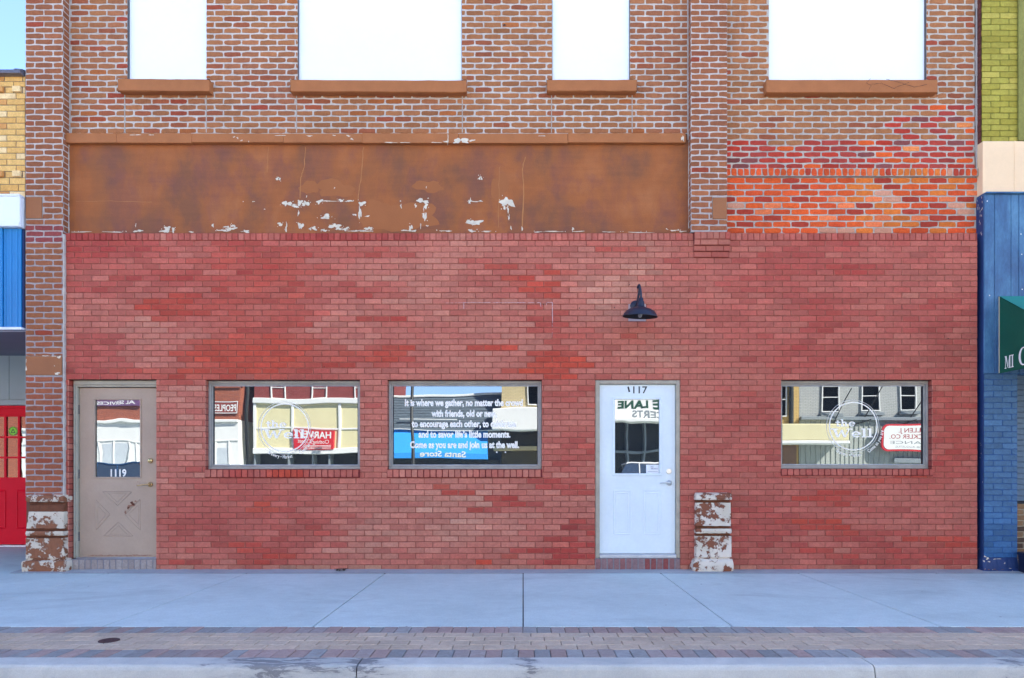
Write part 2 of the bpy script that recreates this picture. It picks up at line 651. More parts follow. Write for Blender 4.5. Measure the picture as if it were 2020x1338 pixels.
PALE_SPOTS = [  # greyish pink brick
    (345, 800, 40, 110, .5), (1230, 560, 70, 150, .55), (1000, 640, 90, 60, .35), (820, 560, 80, 60, .35), (900, 470, 60, 120, .3),
    (300, 650, 60, 30, .5), (330, 665, 40, 60, .3), (430, 540, 60, 30, .4), (720, 1060, 70, 60, .45), (900, 1010, 140, 80, .5), (700, 985, 70, 40, .3),
    (760, 900, 40, 120, .2), (1280, 700, 80, 40, .4), (1420, 470, 60, 40, .3), (1700, 460, 80, 10, .45), (1730, 1090, 60, 12, .4), (1900, 1110, 20, 12, .4),
    (1590, 650, 40, 50, .3), (1780, 590, 60, 20, .25), (350, 960, 40, 60, .25), (640, 660, 100, 60, .25), (1100, 500, 80, 20, .25),
]


def lower_col(x, z, rnd=None):
    px, py = PX(x, .03), PY(z, .03)
    r = 0.0; o = 0.0; p = 0.0
    w = 1 + 0.35 * fbm(x, z, 2.0, 3)
    row = int((zsold0 - z) / pitchL)
    px += 34 * math.sin(row * 12.9898 + 4.1 * math.sin(row * 7.3)) + 14 * math.sin(row * 3.7)
    for (cx, cy, rx, ry, s, og) in RED_SPOTS:
        dx, dy = (px - cx) / rx, (py - cy) / ry
        q = dx * dx + dy * dy
        if q < 4:
            k = s * max(0.0, min(1.0, (1.45 - q * w) * 1.3))
            if k > 0:
                r = max(r, k); o = max(o, og * k)
    for (cx, cy, rx, ry, s) in PALE_SPOTS:
        dx, dy = (px - cx) / rx, (py - cy) / ry
        q = dx * dx + dy * dy
        if q < 3:
            p = max(p, s * max(0, 1.3 - q * w))
    nz = fbm(x * 0.6, z * 1.6, 1.3, 9)
    r += 0.30 * max(0, nz)
    p += 0.25 * max(0, -nz)
    # the right half is a slightly duller, browner red
    dull = max(0.0, min(1.0, (PX(x, .03) - 1180) / 300.0))
    base = mix((174, 102, 100), (168, 92, 91), dull)
    pale = mix((180, 128, 124), (170, 112, 106), dull)
    if rnd is not None:
        r += rnd.gauss(0, 0.12); p += rnd.gauss(0, 0.12); o += rnd.gauss(0, .07)
    c = mix(base, pale, p)
    red = mix((154, 60, 62), (182, 72, 58), o * 1.15)
    c = mix(c, red, r)
    if py > 1110: c = mix(c, (158, 124, 116), (rnd.random() if rnd else .5) * .7)
    j = rnd.gauss(0, .032) if rnd else 0
    c = tuple(max(0, min(255, q * (1 + j))) for q in c)
    return rgb(c, KL)


def lower_mort(x, z):
    a = lower_col(x, z)
    b = rgb((122, 50, 50), KL)
    return tuple(0.36 * a[i] + 0.64 * b[i] for i in range(3))




def upper_col(x, z, rnd):
    t = rnd.random()
    c = mix((160, 103, 80), (172, 112, 88), rnd.random())
    nz = fbm(x, z, 0.9, 4)
    c = mix(c, (158, 96, 84), max(0, nz) * 0.9)
    px = PX(x, .1)
    if t < 0.03: c = mix(c, (160, 62, 56), rnd.uniform(.3, .8))
    elif t < 0.11: c = mix(c, (150, 78, 66), .7)
    elif t < 0.16: c = mix(c, (166, 92, 58), .7)
    if px < 240 and rnd.random() < 0.12: c = mix(c, (160, 66, 58), rnd.uniform(.2, .8))
    j = rnd.gauss(0, .03)
    return rgb(tuple(q * (1 + j) for q in c), KB)


def upper_mort(x, z):
    n = fbm(x, z, 2.2, 5)
    return rgb(mix((190, 184, 190), (206, 202, 212), 0.5 + n), KM)


def right_col(x, z, rnd):
    """right bay: brown paint above, bare red then orange brick below"""
    px, py = PX(x, .1), PY(z, .1)
    edge = 276 - 80 * max(0, min(1, (px - 1690) / 130)) + 14 * fbm(x, z, 1.5, 2)
    if py < edge:
        return upper_col(x, z, rnd)
    t = rnd.random()
    if py < 334:
        c = mix((176, 58, 52), (160, 66, 72), rnd.random())
        if t < .12: c = (206, 88, 50)
        elif t < .2: c = (214, 128, 92)
        elif t < .27: c = (128, 70, 84)
        if py < 276 and t > .6: c = (158, 104, 84)
    else:
        c = mix((212, 92, 54), (198, 78, 54), rnd.random())
        if px > 1680 and t < .4: c = (206, 112, 62)
        if t > .86: c = (160, 60, 56)
        elif t > .76: c = (222, 118, 92)
        elif t > .71: c = (196, 140, 142)
    j = rnd.gauss(0, .04)
    return rgb(tuple(max(0, min(255, q * (1 + j))) for q in c), KO)


def right_mort(x, z):
    n = fbm(x, z, 2.2, 6)
    py = PY(z, .1)
    return rgb(mix((186, 180, 188) if py < 270 else (168, 164, 172), (196, 190, 192), 0.5 + n), KM)


def pil_col(x, z, rnd):
    c = mix((160, 98, 78), (150, 92, 78), rnd.random())
    t = rnd.random()
    py = PY(z)
    if t < .02: c = (156, 70, 60)
    elif t < .10: c = mix(c, (150, 78, 68), .6)
    if 440 < py < 478 and t < .8 and x < 0: c = (146, 72, 84)
    if py > 700: c = mix(c, (158, 88, 78), .6)
    j = rnd.gauss(0, .03)
    return rgb(tuple(q * (1 + j) for q in c), KB)


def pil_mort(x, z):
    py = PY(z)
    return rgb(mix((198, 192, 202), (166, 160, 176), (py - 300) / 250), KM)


# ------------------------------------------------------------------ shared materials
M = {}
M['lower_brick'] = mat_tint('painted red brick', rough=.8, fine=55, amt=.20, bigamt=.10, bumpd=.003)
M['lower_mortar'] = mat_tint('painted mortar joint', rough=.9, fine=80, amt=.25, bumpd=.004)
M['old_brick'] = mat_tint('old brown brick', rough=.9, fine=60, amt=.24, bigamt=.10, bumpd=.005)
M['old_mortar'] = mat_tint('pale repointed mortar', rough=.95, fine=90, amt=.18, bigamt=.12, bumpd=.006)
M['sill'] = mat_plain('brown painted stone sill', rgb((168, 104, 74), KB), .8, .10, 5, 60, bumpd=.004)
M['block'] = mat_plain('brown painted stone block', rgb((156, 100, 78), KB), .8, .08, 4, 50, bumpd=.004)
M['white_panel'] = mat_plain('white window board', (.90, .915, .92), .55, .02, 1.2, 20, bumpd=.0005)
M['white_paint'] = mat_plain('white door paint', (.735, .80, .79), .45, .05, 2, 30, bumpd=.0004)
M['alu'] = mat_plain('grey aluminium frame', rgb((166, 160, 150)), .5, .16, 6, 70, metallic=.05, bumpd=.0006)
M['alu_light'] = mat_plain('worn bright aluminium bead', rgb((186, 190, 200)), .4, .10, 6, 70, metallic=.3, bumpd=.0004)
M['gasket'] = mat_plain('black window gasket', (.02, .02, .025), .6, .1, 6, 70)
M['mauve'] = mat_plain('mauve grey door paint', rgb((150, 139, 138), (1.46, 1.26, .90)), .5, .09, 2.0, 50, bumpd=.0006)
M['greenframe'] = mat_plain('greenish grey steel frame', rgb((176, 168, 148)), .5, .10, 6, 50, bumpd=.0008)
M['beigeframe'] = mat_plain('weathered beige door frame', rgb((172, 160, 140)), .6, .14, 9, 60, bumpd=.0015)
M['steel'] = mat_plain('brushed steel threshold', (.62, .63, .66), .3, .10, 10, 90, metallic=.8, bumpd=.0004)
M['brass'] = mat_plain('brass', (.72, .50, .22), .25, .08, 20, 90, metallic=.9, bumpd=0)
M['nickel'] = mat_plain('satin nickel', (.72, .70, .66), .28, .06, 20, 90, metallic=.85, bumpd=0)
M['dark_steel'] = mat_plain('dull hinge steel', (.16, .15, .15), .5, .15, 30, 90, metallic=.5, bumpd=0)
M['vinyl'] = mat_plain('white vinyl lettering', (.93, .88, .77), .5, .02, 5, 60, bumpd=0)
M['ring_reflection'] = mat_plain('painted ring reflection', (.66, .64, .60), .5, .02, 5, 60, bumpd=0)  # colour of the logo ring's painted reflection in the second pane
M['black'] = mat_plain('black paint', (.02, .02, .022), .5, .1, 5, 60, bumpd=0)
M['rust'] = mat_plain('rust', rgb((104, 58, 40)), .9, .35, 40, 120, bumpd=.002)
M['rust_light'] = mat_plain('rust stain', rgb((150, 108, 86)), .8, .2, 40, 120, bumpd=.001)
M['lamp'] = mat_plain('blue black lamp enamel', rgb((38, 42, 58)), .42, .12, 6, 60, bumpd=.0006)
M['lamp_in'] = mat_plain('dark lamp inside', (.012, .012, .014), .6, .1, 6, 60, bumpd=0)
M['bulb'] = mat_plain('unlit bulb glass', (.30, .30, .29), .15, .03, 6, 60, bumpd=0)
M['chip'] = mat_plain('bare plaster chip', rgb((222, 208, 184)), .9, .16, 20, 120, bumpd=.003)
M['white_mark'] = mat_plain('old white paint mark', rgb((214, 188, 188)), .9, .16, 40, 120, bumpd=.001)
M['caulk'] = mat_plain('pale caulk', rgb((194, 184, 170)), .9, .16, 14, 80, bumpd=.006)
M['body'] = mat_plain('brown side brick', rgb((120, 74, 60)), .9, .16, 2, 30, bumpd=.004)
M['roof'] = mat_plain('tar roof', (.05, .05, .055), .95, .1, 2, 30)
M['groove'] = mat_plain('brown stone with painted groove shade', rgb((112, 66, 52), KB), .85, .2, 20, 90, bumpd=.003)  # brown left in the grooves, darkened in colour to stand in for shade
M['peel_left'] = mat_peel('peeling brown stone', rgb((142, 88, 70), KB), rgb((224, 208, 184)), .497)
M['peel_right'] = mat_peel('peeling white stone', rgb((134, 78, 64), KB), rgb((226, 212, 192)), .485)

glass1 = mat_glass('shop glass one', .21, seed=0.0, wave=.0024, scale=1.1)
glass2 = mat_glass('shop glass two', .21, seed=3.1, wave=.0024, scale=1.1)
glass3 = mat_glass('shop glass three', .21, seed=7.7, wave=.0014, scale=1.1)
glass_door = mat_glass('door glass', .21, seed=11.0, wave=.0007, scale=3.0)
glass_old = mat_glass('opposite glass', .3, seed=1.0, wave=.0006, scale=2.0)

# ==================================================================
#  THE BRICK BUILDING
# ==================================================================
YL = 0.03      # lower wall face
YU = 0.12      # upper wall face
bld = thing('brick_building', 'two storey red and brown brick building with boarded white upper windows and two doors', 'building', (0, 0, 0))

BX0, BX1 = -5.93, 5.46          # ends of the building
ZTOP = 8.7
ZUP = zsold1                     # where the upper wall begins

# openings in the lower wall (x0,x1,z0,z1)
def opening(px0, px1, py0, py1, Y=YL):
    return (X(px0, Y), X(px1, Y), Z(py1, Y), Z(py0, Y))


W1 = opening(405, 710, 749.6, 926)
W2 = opening(764, 1069, 749.6, 926)
W3 = opening(1541, 1839, 749.6, 925)
D1 = opening(135, 308, 748.5, 1140)
D2 = opening(1174, 1342, 749.6, 1140)
S1 = (W1[0], W1[1], Z(942.2, YL), W1[2])
S2 = (W2[0], W2[1], Z(942.2, YL), W2[2])
S3 = (W3[0], W3[1], Z(938.5, YL), W3[2])
LX0, LX1 = X(127, YL), X(1928, YL)
CORB = opening(1368, 1438, 460, 511)
holesL = [W1, W2, W3, D1, D2, S1, S2, S3]

mb = MB()
fL = front(YL)
pitchL = 11.43 * (D + YL) / F
brick_field(mb, LX0, LX1, -.02, zsold0, pitchL, .2035, .0105, fL, lower_col, lower_mort, holesL, depth=.011, jit=.0011,
            inset=.0032, shift=.12, seed=11, cell=.2, edge=rgb((214, 170, 164), KL))
# soldier course on top, a hair proud
brick_field(mb, LX0, LX1, zsold0, zsold1, zsold1 - zsold0, .0715, .010, front(YL - .004), lower_col, lower_mort, [CORB], depth=.014, jit=.0012, seed=12)
# sills of bricks on edge under the three windows
for i, s in enumerate((S1, S2, S3)):
    brick_field(mb, s[0] - .004, s[1] + .004, s[2], s[3], s[3] - s[2], .0735, .010, front(YL - .016), lower_col,
                lambda x, z: tuple(q * .8 for q in lower_mort(x, z)), [], depth=.014, jit=.0014, seed=20 + i)
    mb.box(s[0] - .003, s[1] + .003, YL - .009, YL + .09, s[2] + .001, s[3] - .004, col=rgb((120, 46, 46)), mi=1)
# reveals of the openings, one short brick end per course
def reveal(mb, x, sgn, z0, z1, depth, colf, seed):
    rnd = random.Random(seed)
    z = zsold0
    while z > z0:
        a, b = max(z0, z - pitchL), min(z1, z)
        if b - a > .015:
            c = colf(x, (a + b) / 2, rnd)
            c = tuple(q * .92 for q in c)
            mb.box(x - .02 if sgn < 0 else x + .0005, x - .0005 if sgn < 0 else x + .02, YL + .012, YL + depth, a + .004, b - .004, .002, c, 0)
        z -= pitchL
    mb.box(x - .03 if sgn < 0 else x + .004, x - .004 if sgn < 0 else x + .03, YL + .0125, YL + depth, z0, z1, 0, rgb((110, 46, 46)), 1)


for k, (o, dep) in enumerate(((W1, .14), (W2, .14), (W3, .14), (D1, .20), (D2, .12))):
    reveal(mb, o[0], -1, o[2], o[3], dep, lower_col, 40 + k)
    reveal(mb, o[1], 1, o[2], o[3], dep, lower_col, 60 + k)
    mb.box(o[0] - .03, o[1] + .03, YL + .0125, YL + dep, o[3] + .0005, o[3] + .04, 0, rgb((96, 50, 46)), 1)
# corbel under the cut-off pilaster: four courses stepping out
cz = CORB[3]
steps = [(0.088, .050, .0735), (0.0685, .046, .21), (0.0685, .030, .21), (0.0685, .014, .21)]
for k, (hh, out_, bl_) in enumerate(steps):
    brick_field(mb, CORB[0], CORB[1], cz - hh, cz, hh, bl_, .010, front(YL - out_), lambda x, z, r: tuple(q * .9 for q in lower_col(x, z, r)), lower_mort, [], depth=.012, jit=.0012, seed=80 + k, shift=.07 * k)
    mb.box(CORB[0] + .001, CORB[1] - .001, YL - out_ + .008, YL + .02, cz - hh + .001, cz - .001, 0, rgb((128, 56, 54)), 1)
    cz -= hh
wall_lower = mb.build('wall', [M['lower_brick'], M['lower_mortar']], bld)
wall_lower['label'] = 'painted red lower brick wall'

# ---- upper wall
SILLS = [  # window px left, right, sill px left, right, py top, py bottom
    (251, 407, 233, 413, 155, 181), (587, 911, 573, 920, 157, 182), (1089, 1243, 1079, 1256, 157, 181), (1517, 1828, 1512, 1849, 157, 184)]
UH = []
for (a, b, c, d_, t, u) in SILLS:
    UH.append((X(a, YU), X(b, YU), Z(t, YU), 7.75))
    UH.append((X(c, YU) - .006, X(d_, YU) + .006, Z(u, YU) - .004, Z(t, YU)))
LPX1 = X(123)                    # left pilaster right edge (front)
MPX0, MPX1 = X(1363), X(1434.5)  # middle pilaster
UX0 = LPX1
pitchU = 11.62 * (D + YU) / F
ST = (UX0, MPX0, ZUP, Z(264, YU))           # stucco band
mb = MB()
brick_field(mb, UX0, MPX0 + .01, ST[3], ZTOP, pitchU, .2165, .0165, front(YU), upper_col, upper_mort, UH, depth=.012, jit=.0030,
            inset=.003, shift=.02, seed=101, cell=.25, mdepth=.35, from_top=False)
brick_field(mb, MPX1 - .01, X(1923, YU), Z(334, YU), ZTOP, pitchU, .2165, .0165, front(YU), right_col, right_mort, UH, depth=.012, jit=.0034,
            inset=.003, shift=.10, seed=102, cell=.2, mdepth=.35, from_top=False)
# rowlock course, then bare orange brick
brick_field(mb, MPX1, X(1926, YU), Z(350, YU), Z(334, YU), Z(334, YU) - Z(350, YU), .074, .013, front(YU - .036), right_col, right_mort, [], depth=.014, jit=.004, seed=103, mdepth=.5)
mb.box(MPX1 + .002, X(1926, YU) - .002, YU - .027, YU + .02, Z(350, YU) + .002, Z(334, YU) - .002, 0, rgb((150, 140, 140)), 1)
brick_field(mb, MPX1, X(1928, YU), ZUP, Z(350, YU), 12.35 * (D + YU) / F, .2220, .0150, front(YU), right_col, right_mort, [], depth=.012, jit=.0030,
            inset=.003, shift=.03, seed=104, cell=.2, mdepth=.4)
# straight joints below the window edges
for px in (246, 407, 585, 912, 1088, 1247):
    mb.box(X(px, YU) - .006, X(px, YU) + .006, YU - .002, YU + .005, Z(262, YU), Z(184, YU), .001, rgb((176, 172, 178), KM), 1)
# mortar smears along the pilasters and the right end
rnd = random.Random(5)
for (px, w, y0, y1) in ((137.5, .022, 0, 262), (1357, .020, 0, 262), (1926, .03, 0, 330)):
    py = -300
    while py < y1:
        hh = rnd.uniform(8, 22)
        ww = w * rnd.uniform(.5, 1.1)
        mb.box(X(px, YU) - ww / 2, X(px, YU) + ww / 2, YU - .006, YU + .004, Z(py + hh, YU), Z(py, YU), .002, rgb((182, 178, 188), KM), 1)
        py += hh * .98
wall_upper = mb.build('wall', [M['old_brick'], M['old_mortar']], bld)
wall_upper['label'] = 'brown upper brick wall with pale wide mortar and a patch of bare orange brick'

# ---- building body behind, with roof and cornice
mb = MB()
mb.box(BX0 + .01, BX1 - .01, .45, 11, -.1, ZTOP - .3)
mb.box(BX0 + .005, BX0 + .3, .03, .45, -.1, ZTOP - .3)
mb.box(BX1 - .3, BX1 - .005, YU + .03, .45, -.1, ZTOP - .3)
mb.box(BX0 + .3, BX1 - .3, YU + .28, .45, ZUP - .1, ZTOP - .3)
mb.build('wall', M['body'], bld)['label'] = 'plain rear and side walls'
mb = MB()
mb.box(BX0, BX1, -.12, .5, ZTOP, ZTOP + .30, .03)
mb.box(BX0, BX1, -.05, .45, ZTOP - .15, ZTOP - .002, .02)
mb.build('cornice', M['sill'], bld)
mb = MB()
mb.box(BX0 + .05, BX1 - .05, .5, 11, ZTOP - .298, ZTOP - .2)
mb.build('roof', M['roof'], bld)

# ---- pilasters
def pilaster(px0, px1, zb, zt, blocks, seed, shift, yb=YU):
    mb = MB()
    x0, x1 = X(px0), X(px1)
    pt = 11.48 * D / F
    jit = .0026
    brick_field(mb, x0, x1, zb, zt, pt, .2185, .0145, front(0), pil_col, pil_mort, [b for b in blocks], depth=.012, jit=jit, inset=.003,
                shift=shift, seed=seed, cell=.2, mdepth=.35)
    for (xs, sg) in ((x0, -1), (x1, 1)):
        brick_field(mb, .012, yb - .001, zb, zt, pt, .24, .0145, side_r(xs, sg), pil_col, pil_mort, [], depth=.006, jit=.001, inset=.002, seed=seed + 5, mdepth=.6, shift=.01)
    mb.box(x0 + .008, x1 - .008, .0075, yb, zb, zt, 0, rgb((170, 165, 172), KM), 1)
    for b in blocks:
        mb.box(b[0] + .004, b[1] - .004, -.004, .006, b[2] + .006, b[3] - .006, .004, None, 2)
    return mb


zb_left = Z(978)
blk = [(X(50), X(83.5), Z(432), Z(388)), (X(50), X(123), Z(741), Z(702))]
mb = pilaster(50, 123.5, zb_left, ZTOP - .16, blk, 201, .218 * .5)
fr0 = front(0)
for (cx, cy, rx, ry, sd) in ((117, 705, 3, 3, 1), (113, 737, 5, 2.2, 2), (52, 727, 1.2, 6, 3), (90, 702.5, 6, 1, 4), (108, 722, 1, .8, 5), (52, 712, 1, 3, 6), (106, 703, 4, 1, 7)):
    blob(mb, fr0, X(cx), Z(cy), rx / 166, ry / 166, sd, .0048, 14, .6, 3)
pl = mb.build('pilaster', [M['old_brick'], M['old_mortar'], M['block'], M['chip']], bld)
pl['label'] = 'full height brown brick pilaster on a peeling stone base'
blk = [(X(1405), X(1434.5), Z(433), Z(389))]
mb = pilaster(1363, 1434.5, ZUP + .003, ZTOP - .16, blk, 202, .0)
pl2 = mb.build('pilaster', [M['old_brick'], M['old_mortar'], M['block'], M['chip']], bld)
pl2['label'] = 'brown brick pilaster cut off above the red wall'

# caulk line between left pilaster and lower wall
mb = MB()
rnd = random.Random(8)
py = 462
while py < 1100:
    hh = rnd.uniform(10, 26)
    ww = rnd.uniform(.012, .022)
    mb.box(X(125.3) - ww / 2, X(125.3) + ww / 2, -.004 + rnd.uniform(0, .004), .05, Z(py + hh), Z(py), .003)
    py += hh * .97
mb.build('caulk_joint', M['caulk'], bld)
for px_ in (134, 1360):
    mb = MB()
    py = 262
    while py < 464:
        hh = rnd.uniform(8, 18)
        ww = rnd.uniform(.010, .024)
        mb.box(X(px_, .1) - ww / 2, X(px_, .1) + ww / 2, .097, .13, Z(py + hh, .1), Z(py, .1), .003)
        py += hh * .97
    mb.build('caulk_joint', M['caulk'], bld)

# ---- stucco band with trim strip
def mat_stucco():
    m, nt, b, out = new_mat('stained brown stucco')
    co = coords(nt, (1.15, 1, .8))
    n1 = noise_node(nt, co, 1.5, 5, .6, .15)
    n2 = noise_node(nt, coords(nt, (1.6, 1, .55)), 1.6, 6, .62, .1)
    n3 = noise_node(nt, co, 70, 4, .65)
    n4 = noise_node(nt, coords(nt, (1, 1, 12)), 1.6, 4, .6)
    n5 = noise_node(nt, coords(nt, (1, 1, .8)), 3.4, 5, .62, .1)
    c = ramp(nt, n1, [(.38, rgb((132, 88, 74), KS_)), (.47, rgb((150, 96, 68), KS_)), (.54, rgb((160, 100, 66), KS_)), (.66, rgb((168, 110, 82), KS_))])
    c = mixc(nt, ramp(nt, n2, [(.48, (0, 0, 0)), (.64, (.42,) * 3)]), c, rgb((122, 78, 76), (KS_[0], KS_[1], .62)))
    c = mixc(nt, ramp(nt, n5, [(.53, (0, 0, 0)), (.68, (.42,) * 3)]), c, rgb((116, 76, 80), (KS_[0], KS_[1], .62)))
    c = mixc(nt, 1.0, c, ramp(nt, n3, [(.2, (.86,) * 3), (.8, (1.06,) * 3)]), 'MULTIPLY')
    c = mixc(nt, 1.0, c, ramp(nt, n4, [(.3, (.92,) * 3), (.7, (1.05,) * 3)]), 'MULTIPLY')
    L(nt, c, b.inputs['Base Color'])
    b.inputs['Roughness'].default_value = .8
    bump(nt, n3, b, .003, .5)
    return m


M['stucco'] = mat_stucco()
M['patch'] = mat_plain('newer brown patch', rgb((158, 104, 80), KS_), .8, .06, 4, 60, bumpd=.002)
YS = .115
mb = MB()
nx_ = 60
mb.box(ST[0], ST[1], YS, YS + .15, ST[2], ST[3] - .02)
fS = front(YS)
mpx = (D + YS) / F
# smooth newer patches
for k, (cx, cy, rx, ry) in enumerate(((660, 372, 38, 16), (845, 368, 26, 12), (800, 430, 70, 26), (985, 370, 16, 26), (740, 420, 30, 26), (610, 370, 16, 14))):
    blob(mb, fS, X(cx, YS), Z(cy, YS), rx * mpx, ry * mpx, 300 + k, .0008 + .0002 * k, 26, .35, 1)
CH = [(566, 402, 7, 5), (582, 407, 6, 3), (592, 400, 6, 4), (603, 402, 5, 5), (589, 421, 1.3, 5), (630, 398, 5, 4), (648, 397, 12, .9), (673, 396, 5, 2), (690, 397, 10, 1),
      (643, 428, 9, 4), (714, 402, 5, 5), (710, 420, 2.2, 13), (700, 424, 3, 2), (725, 427, 5, 1), (833, 397, 10, 4), (840, 404, 4, 6), (838, 428, 3, 9), (836, 412, 1, 4), (820, 407, 1.5, 4),
      (791, 407, 1.5, 3), (927, 398, 2, 5), (948, 397, 4, 1), (935, 398, 8, 1), (1001, 399, 10, 9), (994, 406, 3, 6), (1002, 414, 1.2, 8), (1004, 430, 1, 6), (938, 440, 11, 5), (928, 437, 6, 3),
      (553, 443, 5, 3), (593, 446, 4, 7), (565, 450, 1.5, 8), (620, 451, 5, 3), (660, 446, 9, 5), (668, 451, 4, 4), (682, 452, 5, 3), (612, 452, 2, 2), (640, 455, 5, 2), (728, 451, 6, 4), (720, 456, 10, 1.5),
      (810, 450, 3, 6), (815, 456, 5, 2), (800, 455, 6, 1.5), (830, 446, 1, 4), (843, 446, 2, 1.5), (930, 456, 6, 2.2), (960, 457, 10, 1), (1008, 450, 1, 4), (1030, 452, 1, 5), (1130, 452, 1.5, 4), (1140, 457, 8, 1),
      (455, 452, 9, 3), (440, 455, 7, 2), (460, 446, 3, 3), (448, 448, 4, 2), (325, 456, 9, 2.4), (330, 452, 7, 4), (342, 454, 3, 4), (273, 456, 8, 2), (268, 445, .8, 3), (420, 445, 1.5, 4), (486, 457, 7, 2), (378, 458, 5, 1),
      (549, 353, 3.5, 3.5), (948, 352, 2.8, 4), (500, 398, 2, .8), (480, 398, 1, .8), (522, 413, 1.2, 1), (605, 388, .8, 2), (790, 397, .8, 2), (660, 371, .8, 1.5), (841, 370, .7, 2), (1060, 458, 8, .8), (1200, 458, 9, .8),
      (1330, 455, 7, 1.2), (1345, 457, 6, 1), (1315, 452, 1.5, 1), (225, 458, 20, .7), (160, 458, 20, .7), (700, 456, 14, .8), (880, 456, 10, 1), (1090, 457, 20, .8), (1260, 459, 20, .7)]
for k, (cx, cy, rx, ry) in enumerate(CH):
    blob(mb, fS, X(cx, YS), Z(cy, YS), rx * mpx, ry * mpx, 400 + k, .0026 + .0002 * (k % 5), 20, .75, 2)
    if rx * ry > 8:
        for q in range(4):
            rr = random.Random(900 + k * 7 + q)
            blob(mb, fS, X(cx + rr.uniform(-2, 2) * rx, YS), Z(min(457, cy + rr.uniform(-1.6, 1.6) * ry), YS), rr.uniform(.4, 1.1) * mpx, rr.uniform(.4, 1.2) * mpx, k * 5 + q, .0029 + .0001 * q, 10, .5, 2)
# dark screw holes inside two rings, and hairline cracks
for (cx, cy) in ((550, 353), (948, 352)):
    blob(mb, fS, X(cx, YS), Z(cy, YS), 1.1 * mpx, 1.1 * mpx, 5, .0042, 10, .1, 3)
def crack(mb, fr, pts, w, mi, d=.0022, seed=0, Y=YS):
    rr = random.Random(seed)
    P = []
    for (a, b) in zip(pts[:-1], pts[1:]):
        for i in range(6):
            t = i / 6
            P.append((a[0] + (b[0] - a[0]) * t + rr.uniform(-.8, .8), a[1] + (b[1] - a[1]) * t + rr.uniform(-.6, .6)))
    P.append(pts[-1])
    vs = []
    for i, p in enumerate(P):
        q = P[min(i + 1, len(P) - 1)]; o = P[max(i - 1, 0)]
        tx, ty = q[0] - o[0], q[1] - o[1]
        l = math.hypot(tx, ty) or 1
        ww = w * rr.uniform(.5, 1.2)
        vs.append(fr(X(p[0] - ty / l * ww, Y), Z(p[1] + tx / l * ww, Y), d))
        vs.append(fr(X(p[0] + ty / l * ww, Y), Z(p[1] - tx / l * ww, Y), d))
    mb.add(vs, [(2 * i, 2 * i + 1, 2 * i + 3, 2 * i + 2) for i in range(len(P) - 1)], None, mi)


M['crack_pale'] = mat_plain('pale filled crack', rgb((178, 120, 90), KB), .9, .1, 20, 80)
M['crack_dark'] = mat_plain('dark open crack', (.03, .028, .026), .95, .1, 20, 80, bumpd=0)
crack(mb, fS, [(603, 290), (600, 330), (594, 350), (592, 392)], .7, 4, seed=1)
crack(mb, fS, [(717, 290), (713, 345), (708, 380), (706, 396)], .8, 4, seed=2)
crack(mb, fS, [(1037, 310), (1030, 333), (1033, 370), (1030, 455)], 1.0, 4, seed=3)
crack(mb, fS, [(150, 398), (220, 397), (300, 399)], .4, 4, seed=4)
crack(mb, fS, [(985, 330), (984, 400), (983, 450)], .5, 4, seed=5)
crack(mb, fS, [(530, 290), (527, 340)], .5, 4, seed=6)
stc = mb.build('stucco_panel', [M['stucco'], M['patch'], M['chip'], M['crack_dark'], M['crack_pale']], bld)
# trim strip, a board above the stucco standing 35 mm out
mb = MB()
xs = [131, 232, 380, 560, 715, 905, 1120, 1352]
for a, b in zip(xs[:-1], xs[1:]):
    dz = random.uniform(-.004, .003)
    mb.box(X(a, .08) + .001, X(b, .08) - .001, .052 + random.uniform(0, .005), YU + .02, Z(283.5, .08) + dz, Z(265, .08) + random.uniform(-.004, .004), .004, None, 0, .0015)
fT = front(.0515)
for k, (cx, cy, rx, ry) in enumerate(((908, 278, 10, 5), (900, 281, 6, 3), (918, 280, 8, 3), (931, 279, 5, 2), (884, 276, 1, 8), (880, 281, 6, 1), (470, 274, 2, 1.5), (478, 279, 2, 1), (463, 272, 1.5, 1.5), (688, 270, 3, 1.5), (695, 276, 2, 2), (770, 283, 12, .8), (800, 283, 8, .8),
        (860, 283, 8, .8), (612, 270, 6, .8), (660, 269, 3, .8), (270, 268, 8, .9), (300, 268, 4, .8), (1346, 275, 2, 6), (1070, 270, 5, .8), (492, 281, 1, 1), (555, 269, 8, .8))):
    blob(mb, fT, X(cx, .07), Z(cy, .07), rx * .006, ry * .006, 700 + k, .0012 + .0002 * (k % 4), 18, .8, 1)
mb.build('trim_board', [M['sill'], M['chip']], bld)

